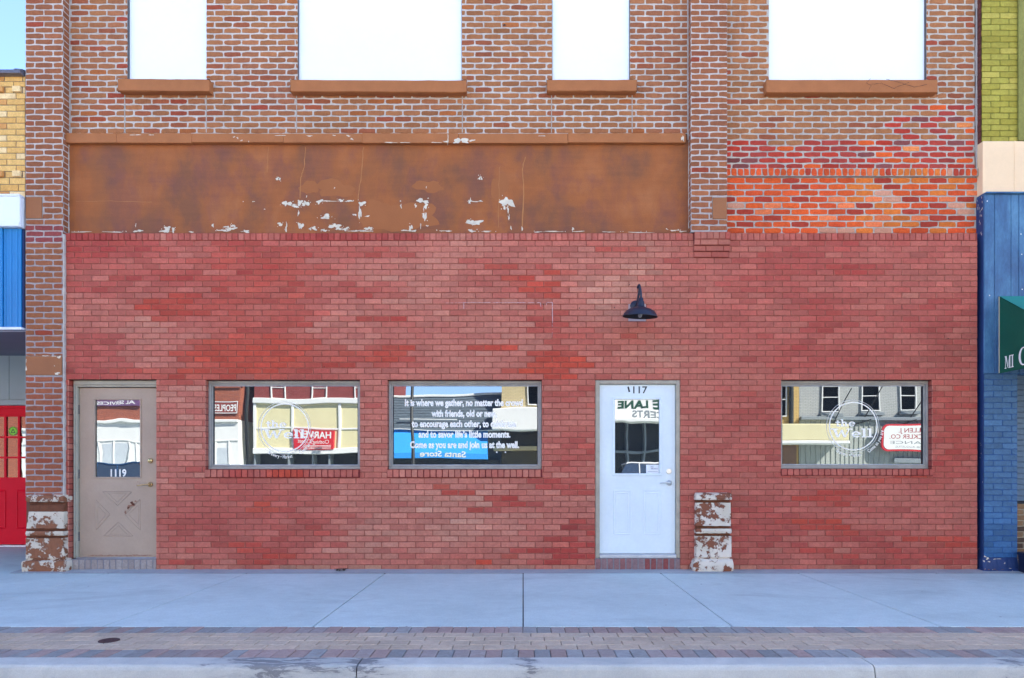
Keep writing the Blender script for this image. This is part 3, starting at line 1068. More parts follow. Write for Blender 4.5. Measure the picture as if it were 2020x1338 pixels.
# ---- upper windows: white boards, and stone sills
for k, (a, b, c, d_, t, u) in enumerate(SILLS):
    mb = MB()
    x0, x1 = X(a, YU), X(b, YU)
    z0, z1 = Z(t, YU), 7.75
    mb.box(x0 - .02, x1 + .02, YU + .045, YU + .07, z0 - .01, z1 + .02, 0)
    wd = mb.build('window', M['white_panel'], bld)
    wd['label'] = 'upper window boarded with a white panel'
    mb = MB()
    for s_ in (0, 1):
        xx = x0 if s_ == 0 else x1
        mb.box(xx - .02 if s_ == 0 else xx + .001, xx - .001 if s_ == 0 else xx + .02, YU + .006, YU + .0445, z0, z1, 0, None, 0)
    mb.box(x0 - .02, x1 + .02, YU + .006, YU + .0445, z1 + .001, z1 + .03)
    for s_ in (0, 1):
        xx = x0 if s_ == 0 else x1 - .006
        mb.box(xx + .0003, xx + .0057, YU + .02, YU + .0448, z0 + .001, z1 - .001)
    mb.build('frame', M['dark_steel'], wd)
    mb = MB()
    n = 14
    xa, xb = X(c, .02), X(d_, .02)
    za, zb = Z(u, .02) + (.006 if k != 0 else .01), Z(t, .02)
    tilt = -.008 if k in (0, 1) else .0
    vs = []
    rr = random.Random(50 + k)
    prof = [(YU + .05, za + .012), (.034, za), (.018, za + .006), (.016, zb - .010), (.026, zb - .001), (YU + .05, zb + .002)]
    for i in range(n + 1):
        x = xa + (xb - xa) * i / n
        e = rr.uniform(-.0015, .0015) + tilt * i / n
        for (yy, zz) in prof:
            vs.append((x, yy + rr.uniform(-.0015, .0015), zz + e + rr.uniform(-.0015, .0015)))
    m_ = len(prof)
    fs = []
    for i in range(n):
        for j in range(m_):
            j2 = (j + 1) % m_
            fs.append([i * m_ + j, i * m_ + j2, (i + 1) * m_ + j2, (i + 1) * m_ + j])
    fs.append(list(range(m_))[::-1]); fs.append([n * m_ + j for j in range(m_)])
    mb.add(vs, fs, None, 0)
    if k == 3:
        fq = front(.016)
        crack(mb, fq, [(1714, 159), (1706, 168), (1716, 172), (1710, 183)], .4, 1, .003, 9, .05)
        crack(mb, fq, [(1716, 170), (1735, 168), (1760, 178), (1790, 166)], .35, 1, .003, 10, .05)
        crack(mb, fq, [(1745, 160), (1770, 166), (1800, 176), (1825, 170)], .35, 1, .003, 11, .05)
    mb.build('sill', [M['sill'], M['crack_dark']], wd)

# ---- lower shop windows
def shop_window(o, glass, lbl, yf=.105):
    """aluminium frame in the opening o, a glass pane and its lettering"""
    x0, x1, z0, z1 = o
    mb = MB()
    y0, y1 = yf, yf + .05
    t = .030
    mb.box(x0 + .001, x1 - .001, y0, y1, z0 + .001, z0 + t * 1.05, .004)
    mb.box(x0 + .001, x1 - .001, y0, y1, z1 - t * 1.25, z1 - .001, .004)
    mb.box(x0 + .001, x0 + t, y0, y1, z0 + t * 1.05 + .0005, z1 - t * 1.25 - .0005, .004)
    mb.box(x1 - t, x1 - .001, y0, y1, z0 + t * 1.05 + .0005, z1 - t * 1.25 - .0005, .004)
    # second step
    a0, a1, b0, b1 = x0 + t, x1 - t, z0 + t * 1.05, z1 - t * 1.25
    y2 = y0 + .018
    s = .018
    mb.box(a0 + .0005, a1 - .0005, y2, y1, b0 + .0005, b0 + s, .003)
    mb.box(a0 + .0005, a1 - .0005, y2, y1, b1 - s, b1 - .0005, .003)
    mb.box(a0 + .0005, a0 + s, y2, y1, b0 + s + .0005, b1 - s - .0005, .003)
    mb.box(a1 - s, a1 - .0005, y2, y1, b0 + s + .0005, b1 - s - .0005, .003)
    w = mb.build('window', M['alu'], bld)
    w['label'] = lbl
    c0, c1, e0, e1 = a0 + s, a1 - s, b0 + s, b1 - s
    mb = MB()
    g = .007
    y3 = y2 + .012
    mb.box(c0 + .0004, c1 - .0004, y3, y1, e0 + .0004, e0 + g, .0015)
    mb.box(c0 + .0004, c1 - .0004, y3, y1, e1 - g, e1 - .0004, .0015)
    mb.box(c0 + .0004, c0 + g, y3, y1, e0 + g + .0004, e1 - g - .0004, .0015, None, 1)
    mb.box(c1 - g, c1 - .0004, y3, y1, e0 + g + .0004, e1 - g - .0004, .0015, None, 1)
    mb.build('glazing_bead', [M['alu_light'], M['gasket']], w)
    mb = MB()
    yg = y3 + .012
    mb.box(c0 + g - .003, c1 - g + .003, yg, yg + .006, e0 + g - .003, e1 - g + .003)
    mb.build('pane', glass, w)
    return w, yg


def logo(w, yg, pcx, pcy, the, well, R0, full):
    k = (D + yg) / F
    fr = front(yg - .0015)
    mb = MB()
    cx, cz = X(pcx, yg), Z(pcy, yg)
    ring(mb, fr, cx, cz, R0 * k, R0 * k, (R0 - 2.1) * k, (R0 - 2.1) * k, 0, 360, 72)
    mb.mi = 1
    ring(mb, fr, cx - .8 * k, cz - .4 * k, (R0 + 4.2) * k, (R0 + 4.2) * k, (R0 + 3.4) * k, (R0 + 3.4) * k, 0, 360, 72, .0004)  # thin outer ring paints the reflection of the logo ring
    mb.mi = 0
    put_slab(mb, 'the', fr, X(the[0], yg), X(the[1], yg), Z(the[3], yg), (the[3] - the[2]) * k, .0006)
    put_slab(mb, 'Well', fr, X(well[0], yg), X(well[1], yg), Z(well[3], yg), (well[3] - well[2]) * k, .0006)
    put_arc_text(mb, 'Brewery \u2022 Market', fr, cx, cz, (R0 + 12.5) * k, 236, 285, 6.6 * k, .012, .0003)
    put_arc_text(mb, 'Come as you are', fr, cx, cz, (R0 + 12.5) * k, 300, 352, 6.6 * k, .012, .0003)
    mb.build('lettering', [M['vinyl'], M['ring_reflection']], w)


w1, yg1 = shop_window(W1, glass1, 'wide shop window with round white logo, beside the mauve door')
logo(w1, yg1, 562, 844, (525, 566, 829, 843.5), (519, 604, 847, 865), 48, True)
w2, yg2 = shop_window(W2, glass2, 'wide shop window with five lines of white lettering')
fr = front(yg2 - .0015)
mb = MB()
for (t, a, b, base) in (('It is where we gather, no matter the crowd', 798.7, 1031.5, 800.7), ('with friends, old or new,', 851, 980, 821.9),
                        ('to encourage each other, to celebrate', 812, 1018, 842.3), ('and to savor life\u2019s little moments.', 825.7, 1007, 863),
                        ('Come as you are and join us at the well.', 809, 1024, 883.6)):
    put_text(mb, t, fr, X(a, yg2), X(b, yg2), Z(base, yg2), 12.6 * (D + yg2) / F, .045)
for px in (980, 997):
    ring(mb, fr, X(px, yg2), Z(892.3, yg2), .0095, .0095, .0001, .0001, 0, 360, 14)
mb.build('lettering', M['vinyl'], w2)
w3, yg3 = shop_window(W3, glass3, 'wide shop window with round white logo, beside the blue building')
logo(w3, yg3, 1683, 841, (1648, 1688, 827.5, 841.5), (1640, 1723, 845.5, 863), 48, True)

# ---- mauve door on the left
yd = .155
def dbox(px0, px1, py0, py1, Y):
    return X(px0, Y), X(px1, Y), Z(py1, Y), Z(py0, Y)


sx0, sx1, sz0, sz1 = dbox(157, 309, 765.5, 1099, yd)
gx0, gx1, gz0, gz1 = dbox(188, 276.5, 789, 941, yd)
mb = MB()
for q in sub_rect((sx0, sx1, sz0, sz1), (gx0, gx1, gz0, gz1)):
    mb.box(q[0] + .00005, q[1] - .00005, yd, yd + .045, q[2] + .00005, q[3] - .00005)
# moulding round the pane
mw = .017
mb.box(gx0 - mw, gx1 + mw, yd - .008, yd - .0002, gz1, gz1 + mw, .004)
mb.box(gx0 - mw, gx1 + mw, yd - .008, yd - .0002, gz0 - mw, gz0, .004)
mb.box(gx0 - mw, gx0, yd - .008, yd - .0002, gz0 + .0004, gz1 - .0004, .004)
mb.box(gx1, gx1 + mw, yd - .008, yd - .0002, gz0 + .0004, gz1 - .0004, .004)
# cross-buck relief: four triangles of raised bead
frd = front(yd)
def bead(mb, pts, w=.012, h=.005, Y=yd):
    n = len(pts)
    for i in range(n):
        a = Vector((X(pts[i][0], Y), Z(pts[i][1], Y))); b = Vector((X(pts[(i + 1) % n][0], Y), Z(pts[(i + 1) % n][1], Y)))
        t = (b - a).normalized(); nrm = Vector((-t.y, t.x))
        a2, b2 = a + t * .004, b - t * .004
        vs = []
        for (p) in (a2, b2):
            for (s_, hh) in ((-w / 2, .0003 + .0001 * i), (0, h), (w / 2, .0003 + .0001 * i)):
                q = p + nrm * s_
                vs.append((q.x, Y - hh, q.y))
        mb.add(vs, [(0, 1, 4, 3), (1, 2, 5, 4)])


for tri in ([(202, 970), (260, 970), (231.5, 998)], [(204, 1058), (262, 1058), (233, 1030)], [(189, 987), (189, 1046), (217, 1015)], [(276, 985), (276, 1046), (246, 1015)]):
    bead(mb, tri)
    cxm = sum(p[0] for p in tri) / 3; cym = sum(p[1] for p in tri) / 3
    bead(mb, [(cxm + (p[0] - cxm) * .62, cym + (p[1] - cym) * .62) for p in tri], .010, .004)
# rust marks
mb.mi = 1
for k, (cx, cy, rx, ry) in enumerate(((262, 994, 4, 3.5), (254, 1001, 2.5, 3), (258, 998, 6, 2), (248, 1011, 2, 3), (268, 989, 2, 1.5))):
    blob(mb, frd, X(cx, yd), Z(cy, yd), rx / 163, ry / 163, 30 + k, .0062 + .0003 * k, 16, .6, 2 if k > 1 else 1)
for px in range(180, 296, 6):
    blob(mb, frd, X(px, yd), Z(1096 + random.uniform(-.6, .6), yd), .03, .005, px, .001 + .0001 * (px % 5), 14, .6, 2)
for (px, py) in ((272, 951), (270, 957), (276, 953)):
    blob(mb, frd, X(px, yd), Z(py, yd), .004, .004, px, .001, 8, .3, 1)
mb.mi = 0
md = mb.build('door', [M['mauve'], M['rust'], M['rust_light']], bld)
md['label'] = 'mauve grey steel door with a crossbuck relief and half glass pane'
mb = MB()
mb.box(gx0 - .002, gx1 + .002, yd + .014, yd + .02, gz0 - .002, gz1 + .002)
mb.build('pane', glass_door, md)
mb = MB()
put_text(mb, '1119', front(yd + .0125), X(217, yd), X(248, yd), Z(940, yd), 14 / 163, .03)
mb.build('house_number', M['vinyl'], md)
# steel frame in three pieces with a stop
mb = MB()
fx0 = D1[0] + .012
yf = yd - .055
mb.box(fx0, sx0 - .028, yf, yd + .05, .145, D1[3] - .02, .004)
mb.box(sx0 - .0278, sx0 - .006, yf + .018, yd + .05, .145, sz1 + .008, .003)
mb.box(fx0, D1[1] - .001, yf - .001, yd + .05, sz1 + .032, D1[3] - .005, .004)
mb.box(sx0 - .0278, D1[1] - .001, yf + .018, yd + .05, sz1 + .0082, sz1 + .0315, .003)
mb.box(D1[1] - .022, D1[1] - .001, yd - .012, yd + .05, .145, sz1 + .008, .003)
mb.build('door_frame', M['greenframe'], md)
mb = MB()
mb.box(sx0 - .02, D1[1] - .023, yd - .045, yd + .05, Z(1105, yd - .04), sz0 - .002, .006)
mb.build('threshold', M['steel'], md)
mb = MB()
def lever(mb, cx, cz, y, length, ang, r=.026):
    mt = Matrix.Translation((cx, y, cz)) @ Matrix.Rotation(R(90), 4, 'X')
    mb.lathe([(.0001, .0), (r * .8, .0), (r, .004), (r, .009), (r * .75, .016), (r * .42, .02), (r * .40, .044), (r * .3, .05), (.0001, .052)], mt, 24)
    a = R(ang)
    pts, rad = [], []
    for i in range(8):
        t = i / 7
        pts.append((cx - math.cos(a) * length * t, y - .044 - .006 * math.sin(math.pi * t), cz - math.sin(a) * length * t + .004 * math.sin(math.pi * t)))
        rad.append(.0095 * (1 - .35 * t))
    mb.tube(pts, rad, 10)


lever(mb, X(297, yd), Z(956, yd), yd, 23 / 163, 6, .03)
mb.build('handle', M['brass'], md, True)
mb = MB()
mt = Matrix.Translation((X(297, yd), yd, Z(909, yd))) @ Matrix.Rotation(R(90), 4, 'X')
mb.lathe([(.0001, .0), (.03, .0), (.031, .006), (.027, .014), (.020, .017), (.014, .018), (.012, .022), (.0001, .022)], mt, 24)
mb.build('deadbolt', M['brass'], md, True)
for py in (808, 935, 1058):
    mb = MB()
    x = X(156.5, yd)
    for j in range(5):
        mb.tube([(x, yd - .006, Z(py + 9, yd) + j * .022), (x, yd - .006, Z(py + 9, yd) + j * .022 + .020)], .0075, 10)
    mb.build('hinge', M['dark_steel'], md, True)
# brick step under the mauve door (grey bricks on edge)
def step(o, ztop, gcol, seed, yfr, name):
    mb = MB()
    def cf(x, z, r):
        c = gcol(r)
        return rgb(c, .95)
    x0, x1 = o[0] - .02, o[1] - .002
    brick_field(mb, x0, x1, -.03, ztop, ztop + .03, .0735, .012, front(yfr), cf, lambda x, z: rgb((140, 134, 136)), [], depth=.012, jit=.002, seed=seed, mdepth=.3)
    mb.box(x0, x1, yfr + .004, .30, -.03, ztop - .002, .004, rgb((140, 134, 132)), 1)
    return mb.build(name, [M['old_brick'], M['old_mortar']], bld)


st1 = step((D1[0], D1[1]), Z(1104, .0), lambda r: mix((160, 146, 138), (176, 162, 152), r.random()), 301, YL - .006, 'door_step')
st1['label'] = 'grey brick step under the mauve door'

# ---- white door
yw = .075
sx0, sx1, sz0, sz1 = dbox(1183, 1332, 759, 1092, yw)
gx0, gx1, gz0, gz1 = dbox(1213, 1300.5, 788, 934, yw)
mb = MB()
for q in sub_rect((sx0, sx1, sz0, sz1), (gx0, gx1, gz0, gz1)):
    mb.box(q[0] + .00005, q[1] - .00005, yw, yw + .045, q[2] + .00005, q[3] - .00005)
mw = .030
for (a, b, c, d_) in ((gx0 - mw, gx1 + mw, gz1, gz1 + mw), (gx0 - mw, gx1 + mw, gz0 - mw, gz0), (gx0 - mw, gx0, gz0 + .0004, gz1 - .0004), (gx1, gx1 + mw, gz0 + .0004, gz1 - .0004)):
    mb.box(a, b, yw - .010, yw - .0002, c, d_, .004)
for (a, b) in ((1211, 1244), (1270, 1303)):
    x0, x1, z0, z1 = dbox(a, b, 968, 1054, yw)
    pts = [(PX(x0, yw), PY(z0, yw)), (PX(x1, yw), PY(z0, yw)), (PX(x1, yw), PY(z1, yw)), (PX(x0, yw), PY(z1, yw))]
    bead(mb, pts, .020, .004, yw)
    i_ = 5
    pts = [(pts[0][0] + i_, pts[0][1] - i_), (pts[1][0] - i_, pts[1][1] - i_), (pts[2][0] - i_, pts[2][1] + i_), (pts[3][0] + i_, pts[3][1] + i_)]
    bead(mb, pts, .016, .003, yw)
wd = mb.build('door', M['white_paint'], bld)
wd['label'] = 'clean white door with a half glass pane and black number'
mb = MB()
mb.box(gx0 - .002, gx1 + .002, yw + .012, yw + .018, gz0 - .002, gz1 + .002)
mb.build('pane', glass_door, wd)
mb = MB()
frw = front(yw)
put_text(mb, '117', frw, X(1249, yw), X(1277, yw), Z(776, yw), 13.5 / 164, .012, .0012)
# the first figure hangs loose and slanted
kx, kz = X(1240, yw), Z(774, yw)
fr_s = lambda u, v, d: (kx + math.cos(R(14)) * u - math.sin(R(14)) * v, yw - d, kz + math.sin(R(14)) * u + math.cos(R(14)) * v)
mb.build('house_number', M['black'], wd)
mb = MB()
put_text(mb, '1', fr_s, 0, .02, 0, 11 / 164, .0, .0012)
mb.build('house_number', M['black'], wd)['label'] = 'first black figure hanging slanted'
mb = MB()
yfw = .035
fx0, fx1 = D2[0] + .004, D2[1] - .004
mb.box(fx0, sx0 - .004, yfw, yw + .05, Z(1100, yw), D2[3] - .004, .004)
mb.box(sx1 + .004, fx1, yfw, yw + .05, Z(1100, yw), D2[3] - .004, .004)
mb.box(sx0 - .0038, sx1 + .0038, yfw, yw + .05, sz1 + .004, D2[3] - .004, .004)
mb.build('door_frame', M['beigeframe'], wd)
mb = MB()
mb.box(sx0 - .0035, sx1 + .0035, yfw - .012, yw + .05, Z(1101, yfw), sz0 - .004, .005)
mb.build('threshold', M['steel'], wd)
mb = MB()
lever(mb, X(1320, yw), Z(953, yw), yw, 20 / 164, 2, .033)
mb.build('handle', M['nickel'], wd, True)
mb = MB()
mt = Matrix.Translation((X(1319.5, yw), yw, Z(930, yw))) @ Matrix.Rotation(R(90), 4, 'X')
mb.lathe([(.0001, .0), (.034, .0), (.034, .004), (.030, .007), (.0001, .0075)], mt, 28)
mb.build('deadbolt_cover', M['nickel'], wd, False)
for py in (812, 925, 1050):
    mb = MB()
    x = X(1182.3, yw)
    for j in range(5):
        mb.tube([(x, yw - .004, Z(py + 9, yw) + j * .022), (x, yw - .004, Z(py + 9, yw) + j * .022 + .020)], .006, 10)
    mb.build('hinge', M['nickel'], wd, True)
mb = MB()
M['paper'] = mat_plain('white notice paper', (.80, .81, .83), .7, .03, 4, 40, bumpd=0)
M['ink'] = mat_plain('grey ink', (.16, .18, .22), .7, .1, 4, 40, bumpd=0)
pxa, pxb, pza, pzb = dbox(1275, 1300, 917, 934, yw)
frp = front(yw + .0105)
mb.add([frp(pxa, pza, 0), frp(pxb, pza, 0), frp(pxb, pzb, 0), frp(pxa, pzb, 0)], [(0, 1, 2, 3)], None, 0)
mb.mi = 1
put_text(mb, 'NO', frp, X(1284, yw), X(1289.5, yw), Z(922.5, yw), 2.4 / 164, .02, .0006, None, 1)
put_text(mb, 'SMOKING', frp, X(1284, yw), X(1298, yw), Z(926.2, yw), 2.4 / 164, .02, .0006, None, 1)
mb.add([frp(X(1278, yw), Z(931, yw), .0006), frp(X(1298, yw), Z(931, yw), .0006), frp(X(1298, yw), Z(930.3, yw), .0006), frp(X(1278, yw), Z(930.3, yw), .0006)], [(0, 1, 2, 3)], None, 1)
mb.build('notice', [M['paper'], M['ink']], wd)
def wcol(r):
    return mix((150, 70, 64), (150, 124, 122), r.random() ** .7)


st2 = step((D2[0] + .018, D2[1] - .002), Z(1101.5, YL), wcol, 302, YL - .002, 'door_step')
st2['label'] = 'worn red and grey brick step under the white door'

# ---- white outlines of an old sign on the red wall, small anchors, mount board behind the lamp
mb = MB()
fq = front(YL - .0035)
mp = (D + YL) / F
def stroke(x0, y0, x1, y1, w, seed, frac=.9):
    rr = random.Random(seed)
    n = 26
    for i in range(n):
        if rr.random() > frac: continue
        ta, tb = i / n, (i + 1) / n
        cx, cy = x0 + (x1 - x0) * (ta + tb) / 2, y0 + (y1 - y0) * (ta + tb) / 2
        hx, hy = abs(x1 - x0) / n * .6 + w * .5, abs(y1 - y0) / n * .6 + w * .5
        blob(mb, fq, X(cx, YL), Z(cy, YL), hx * mp, hy * mp * rr.uniform(.6, 1.1), seed * 100 + i, .0003 * (i % 3), 10, .35)


stroke(915, 597, 1065, 597.5, .8, 1, .85)
stroke(915, 597, 915, 609, .9, 2, 1)
stroke(1089.5, 598, 1090, 634, 1.2, 3, .97)
stroke(1090, 634, 1089, 665, .6, 4, .6)
stroke(1080, 597, 1090, 597, .9, 5, .9)
stroke(1066, 598, 1067, 605, 1.0, 6, .8)
stroke(1078, 598, 1078, 602, .9, 7, .8)
stroke(880, 598, 914, 597.5, .5, 9, .5)
wm = mb.build('paint_mark', M['white_mark'], bld)
wm['label'] = 'faint white outline left by an old sign'
mb = MB()
for (px, py) in ((1241.5, 562), (1212, 607), (1072.5, 601), (1143, 608), (640, 724), (845, 726), (995, 50), (1870, 668)):
    YY = YL if py > 460 else YU
    mb = MB()
    blob(mb, front(YY - .0035), X(px, YY), Z(py, YY), 1.1 * mp if py > 100 else 2.2 * mp, 1.1 * mp if py > 100 else 2 * mp, px, .0005, 10, .4)
    mb.build('anchor_hole', M['crack_dark'], bld)

# ---- peeling stone bases
def stone_base(px0, px1, rows, Y0, mat, seed, name_label):
    """rows: (py, left growth px, right growth px, front y)"""
    mb = MB()
    rr = random.Random(seed)
    n = 16
    vs, fs = [], []
    rings = []
    for (py, gl, gr, yf) in rows:
        z = Z(py, Y0)
        x0, x1 = X(px0 - gl, Y0), X(px1 + gr, Y0)
        b = .014
        ring_ = [(x0, .10), (x0, yf + b), (x0 + b * .3, yf + b * .3)]
        for i in range(n + 1):
            ring_.append((x0 + b + (x1 - x0 - 2 * b) * i / n, yf))
        ring_ += [(x1 - b * .3, yf + b * .3), (x1, yf + b), (x1, .10)]
        rings.append([(x + rr.uniform(-.002, .002), y + rr.uniform(-.0025, .0025) if y < .09 else y, z + rr.uniform(-.002, .002)) for x, y in ring_])
    m_ = len(rings[0])
    for r_ in rings: vs += r_
    for i in range(len(rings) - 1):
        for j in range(m_ - 1):
            fs.append([i * m_ + j, i * m_ + j + 1, (i + 1) * m_ + j + 1, (i + 1) * m_ + j])
    fs.append(list(range(m_)))
    fs.append([(len(rings) - 1) * m_ + j for j in range(m_)][::-1])
    mb.add(vs, fs)
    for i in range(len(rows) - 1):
        if (rows[i][3] > -.0305 or rows[i + 1][3] > -.0305) and 980 < rows[i][0] < 1075:  # moulding grooves get the brown with shade painted in
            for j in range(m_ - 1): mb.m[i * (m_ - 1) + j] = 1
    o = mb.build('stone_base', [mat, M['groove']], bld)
    o['label'] = name_label
    return o


Yb = -.07
rowsL = [(976.5, -1, -2, -.010), (978, 1, -1, -.045), (981, 2.2, 0, -.060), (987, 2.2, 0, -.062), (990.5, 1.5, -1, -.050), (992, -.5, -2, -.016), (994.5, -1, -2, -.016), (996, -1, -2, -.030),
         (1010, -.3, -2, -.034), (1030, 1, -1.8, -.044), (1043, 2, -1.5, -.050), (1044, 1., -2, -.022), (1047.5, 1., -2, -.022), (1048.5, 2, -1, -.056), (1053, 2.4, -.8, -.064), (1057, 2, -1, -.056),
         (1057.8, 1., -2, -.026), (1060.8, 1., -2, -.026), (1062, 2.2, -1.2, -.060), (1080, 2.2, -1, -.062), (1102, 2.2, -.5, -.064), (1103, 2, -.5, -.045), (1105.5, 2.5, 1, -.05), (1106, 3, 4, -.085), (1108, 5, 7, -.100), (1113, 5.5, 8, -.106), (1126, 4, 7.5, -.108), (1134, 3, 6, -.106)]
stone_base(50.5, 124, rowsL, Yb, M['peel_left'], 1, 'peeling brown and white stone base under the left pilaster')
rowsR = [(972.5, -1, -1, -.02), (974, 0, 0, -.06), (977, 1, .6, -.075), (983, 1.2, .8, -.078), (986.5, .8, .3, -.070), (987.5, -1.5, -1.6, -.026), (990.5, -1.5, -1.6, -.026), (992, -.5, -.6, -.048),
         (1010, -.2, -.2, -.050), (1038, 0, 0, -.054), (1039, -1, -1, -.026), (1042.5, -1, -1, -.026), (1043.5, .3, .3, -.060), (1048, .6, .6, -.068), (1052.5, .3, .3, -.060), (1053.2, -1, -1, -.028), (1056.6, -1, -1, -.028),
         (1058, .3, .3, -.060), (1080, .3, .3, -.062), (1099.5, .4, .4, -.064), (1100.5, -.5, -.5, -.046), (1102.5, 0, 0, -.048), (1103, 1.5, .8, -.085), (1107, 5, 1.6, -.105), (1113, 8, 2.2, -.112), (1120, 9, 2.2, -.112), (1129, 6, 2, -.105)]
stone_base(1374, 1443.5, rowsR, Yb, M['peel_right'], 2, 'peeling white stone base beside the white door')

# ==================================================================
#  BARN LAMP
# ==================================================================
lamp = thing('wall_lamp', 'dark blue gooseneck barn lamp on the red wall above the white door', 'lamp', (X(1262, YL), YL, Z(610, YL)))
yl = -.24
lx, lz = X(1262.5, yl), Z(624.5, yl)
mt = Matrix.Translation((lx, yl, lz)) @ Matrix.Rotation(R(5), 4, 'X') @ Matrix.Rotation(R(2.5), 4, 'Y')
mb = MB()
r0 = .2
outer = [(r0 * 1.0, -.004), (r0 * 1.01, .0), (r0 * .985, .006), (r0 * .93, .030), (r0 * .80, .062), (r0 * .62, .083), (r0 * .42, .096), (.062, .104), (.046, .112), (.040, .150), (.037, .170), (.028, .178), (.026, .205), (.018, .212), (.0001, .214)]
mb.lathe(outer, mt, 48)
inner = [(r0 * 1.0, -.004), (r0 * .96, .004), (r0 * .91, .026), (r0 * .78, .056), (r0 * .6, .076), (.05, .094), (.0001, .095)]
mb.mi = 1
mb.lathe(inner, mt, 48)
mb.build('lamp_shade', [M['lamp'], M['lamp_in']], lamp, True)
mb = MB()
top = mt @ Vector((0, 0, .20))
wx, wz = X(1254, YL), Z(604, YL)
ctrl = [Vector((wx, YL - .012, wz)), Vector((wx + .003, -.03, wz + .01)), Vector((wx + .012, -.075, wz + .08)), Vector((wx + .02, -.125, wz + .19)), Vector((lx - .012, -.175, lz + .35)), Vector((lx - .006, -.215, lz + .37)), Vector((lx - .001, -.245, lz + .33)), Vector((top.x, top.y - .002, top.z + .05)), top]
pts = []
for i in range(len(ctrl) - 1):
    p0, p1, p2, p3 = ctrl[max(i - 1, 0)], ctrl[i], ctrl[i + 1], ctrl[min(i + 2, len(ctrl) - 1)]
    for k in range(5):
        t = k / 5
        pts.append(.5 * ((2 * p1) + (p2 - p0) * t + (2 * p0 - 5 * p1 + 4 * p2 - p3) * t * t + (3 * p1 - p0 - 3 * p2 + p3) * t ** 3))
pts.append(top)
mb.tube(pts, .0135, 14)
mb.build('lamp_arm', M['lamp'], lamp, True)
mb = MB()
mtw = Matrix.Translation((wx, YL - .002, wz)) @ Matrix.Rotation(R(90), 4, 'X')
mb.lathe([(.066, -.012), (.066, .006), (.060, .016), (.045, .024), (.024, .030), (.0001, .031)], mtw, 32)
mb.build('wall_plate', M['lamp'], lamp, True)
mb = MB()
mb.lathe([(.0001, -.016), (.012, -.013), (.024, .004), (.027, .022), (.022, .045), (.014, .070), (.014, .09)], mt, 20)
mb.build('bulb', M['bulb'], lamp, True)
mb = MB()
mb.box(X(1239.5, YL), X(1274, YL), YL - .004, YL + .004, Z(634, YL), Z(600, YL), .002)
mb.build('mounting_board', mat_plain('faded pale board', rgb((178, 158, 156)), .8, .12, 12, 60), lamp)

# ==================================================================
#  LEFT NEIGHBOUR: yellow brick shop
# ==================================================================
left = thing('yellow_brick_shop', 'yellow brick shop with blue metal band and recessed red door, left edge', 'building', (-8.0, 0, 0))
NX0, NX1 = -17.0, -5.935
def yel_col(x, z, rnd):
    c = mix((205, 165, 104), (222, 190, 130), rnd.random())
    t = rnd.random()
    if t < .12: c = (196, 148, 96)
    elif t > .85: c = (226, 204, 166)
    return rgb(c, (1.22, 1.06, .80))


def yel_mort(x, z): return rgb((150, 128, 102), .9)


YN = .02
zc = Z(150, YN); zw = Z(390.5, YN)
mb = MB()
pt = 11.5 * D / F
dent = [(Z(183.5, YN), Z(171.5, YN)), (Z(350.5, YN), Z(338, YN))]
for i, (za, zb) in enumerate(((zw, dent[1][0]), (dent[1][1], dent[0][0]), (dent[0][1], zc))):
    brick_field(mb, -9.4, NX1, za, zb, (zb - za) / max(1, round((zb - za) / pt)), .2185, .009, front(YN), yel_col, yel_mort, [], depth=.009, jit=.0012, seed=400 + i, shift=.08 * i, cell=.4)
for k, (za, zb) in enumerate(dent):
    x = -9.4
    j = 0
    while x < NX1:
        c = yel_col(x, za, random.Random(int(x * 100)))
        x2 = min(x + .10, NX1)
        mb.box(x + .004, x2 - .004, YN - (.03 if j % 2 == 0 else -.004), YN + .03, za + .004, zb - .004, .003, c, 0)
        x += .104; j += 1
    mb.box(-9.4, NX1, YN + .008, YN + .04, za, zb, 0, yel_mort(0, 0), 1)
mb.box(NX0, -9.402, YN, YN + .3, zw, zc, 0, rgb((205, 170, 110)), 0)
mb.build('wall', [mat_tint('yellow brick', .85, 60, 2.5, .2, .1, .003), M['old_mortar']], left)
mb = MB()
mb.box(NX0, NX1, YN + .05, 9, zw - .02, zc - .02)
mb.box(NX0, NX1 - .001, 2.76, 9, -.1, zw - .04)
mb.build('wall', M['body'], left)['label'] = 'plain rear wall'
# clay coping tiles, half round with collars
mb = MB()
x = -10.05
while x < NX1 - .05:
    n = 10
    x2 = min(x + .6, NX1)
    prev = None
    def arch(xx, r):
        return [(xx, YN - .04 + .20 - math.cos(math.pi * k / n) * (.24), zc - .01 + .03 + math.sin(math.pi * k / n) * r) for k in range(n + 1)] + [(xx, YN + .40, zc - .01), (xx, YN - .08, zc - .01)]
    for (xa, xb, r) in ((x, x2 - .08, .055), (x2 - .08, x2 - .001, .085)):
        a, b = arch(xa, r), arch(xb, r * (1.0 if r < .06 else .8))
        m_ = len(a)
        mb.add(a + b, [[k, (k + 1) % m_, m_ + (k + 1) % m_, m_ + k] for k in range(m_)] + [list(range(m_))[::-1], [m_ + k for k in range(m_)]])
    x = x2
mb.build('coping', mat_plain('glazed dark clay coping', rgb((104, 100, 108)), .35, .25, 9, 50, bumpd=.003), left, False)
# white band
mb = MB()
zb0 = Z(452, YN)
mb.box(NX0, NX1 - .002, -.06, .07, zb0, zw - .012, .006)
mb.box(NX0, NX1 - .002, -.075, -.0605, zb0, zb0 + .055, .005)
mb.box(NX0, NX1 - .002, -.07, .07, zw - .0115, zw + .012, .004)
mb.build('fascia_band', mat_plain('white metal fascia', (.84, .86, .87), .5, .03, 2, 30, bumpd=.0005), left)
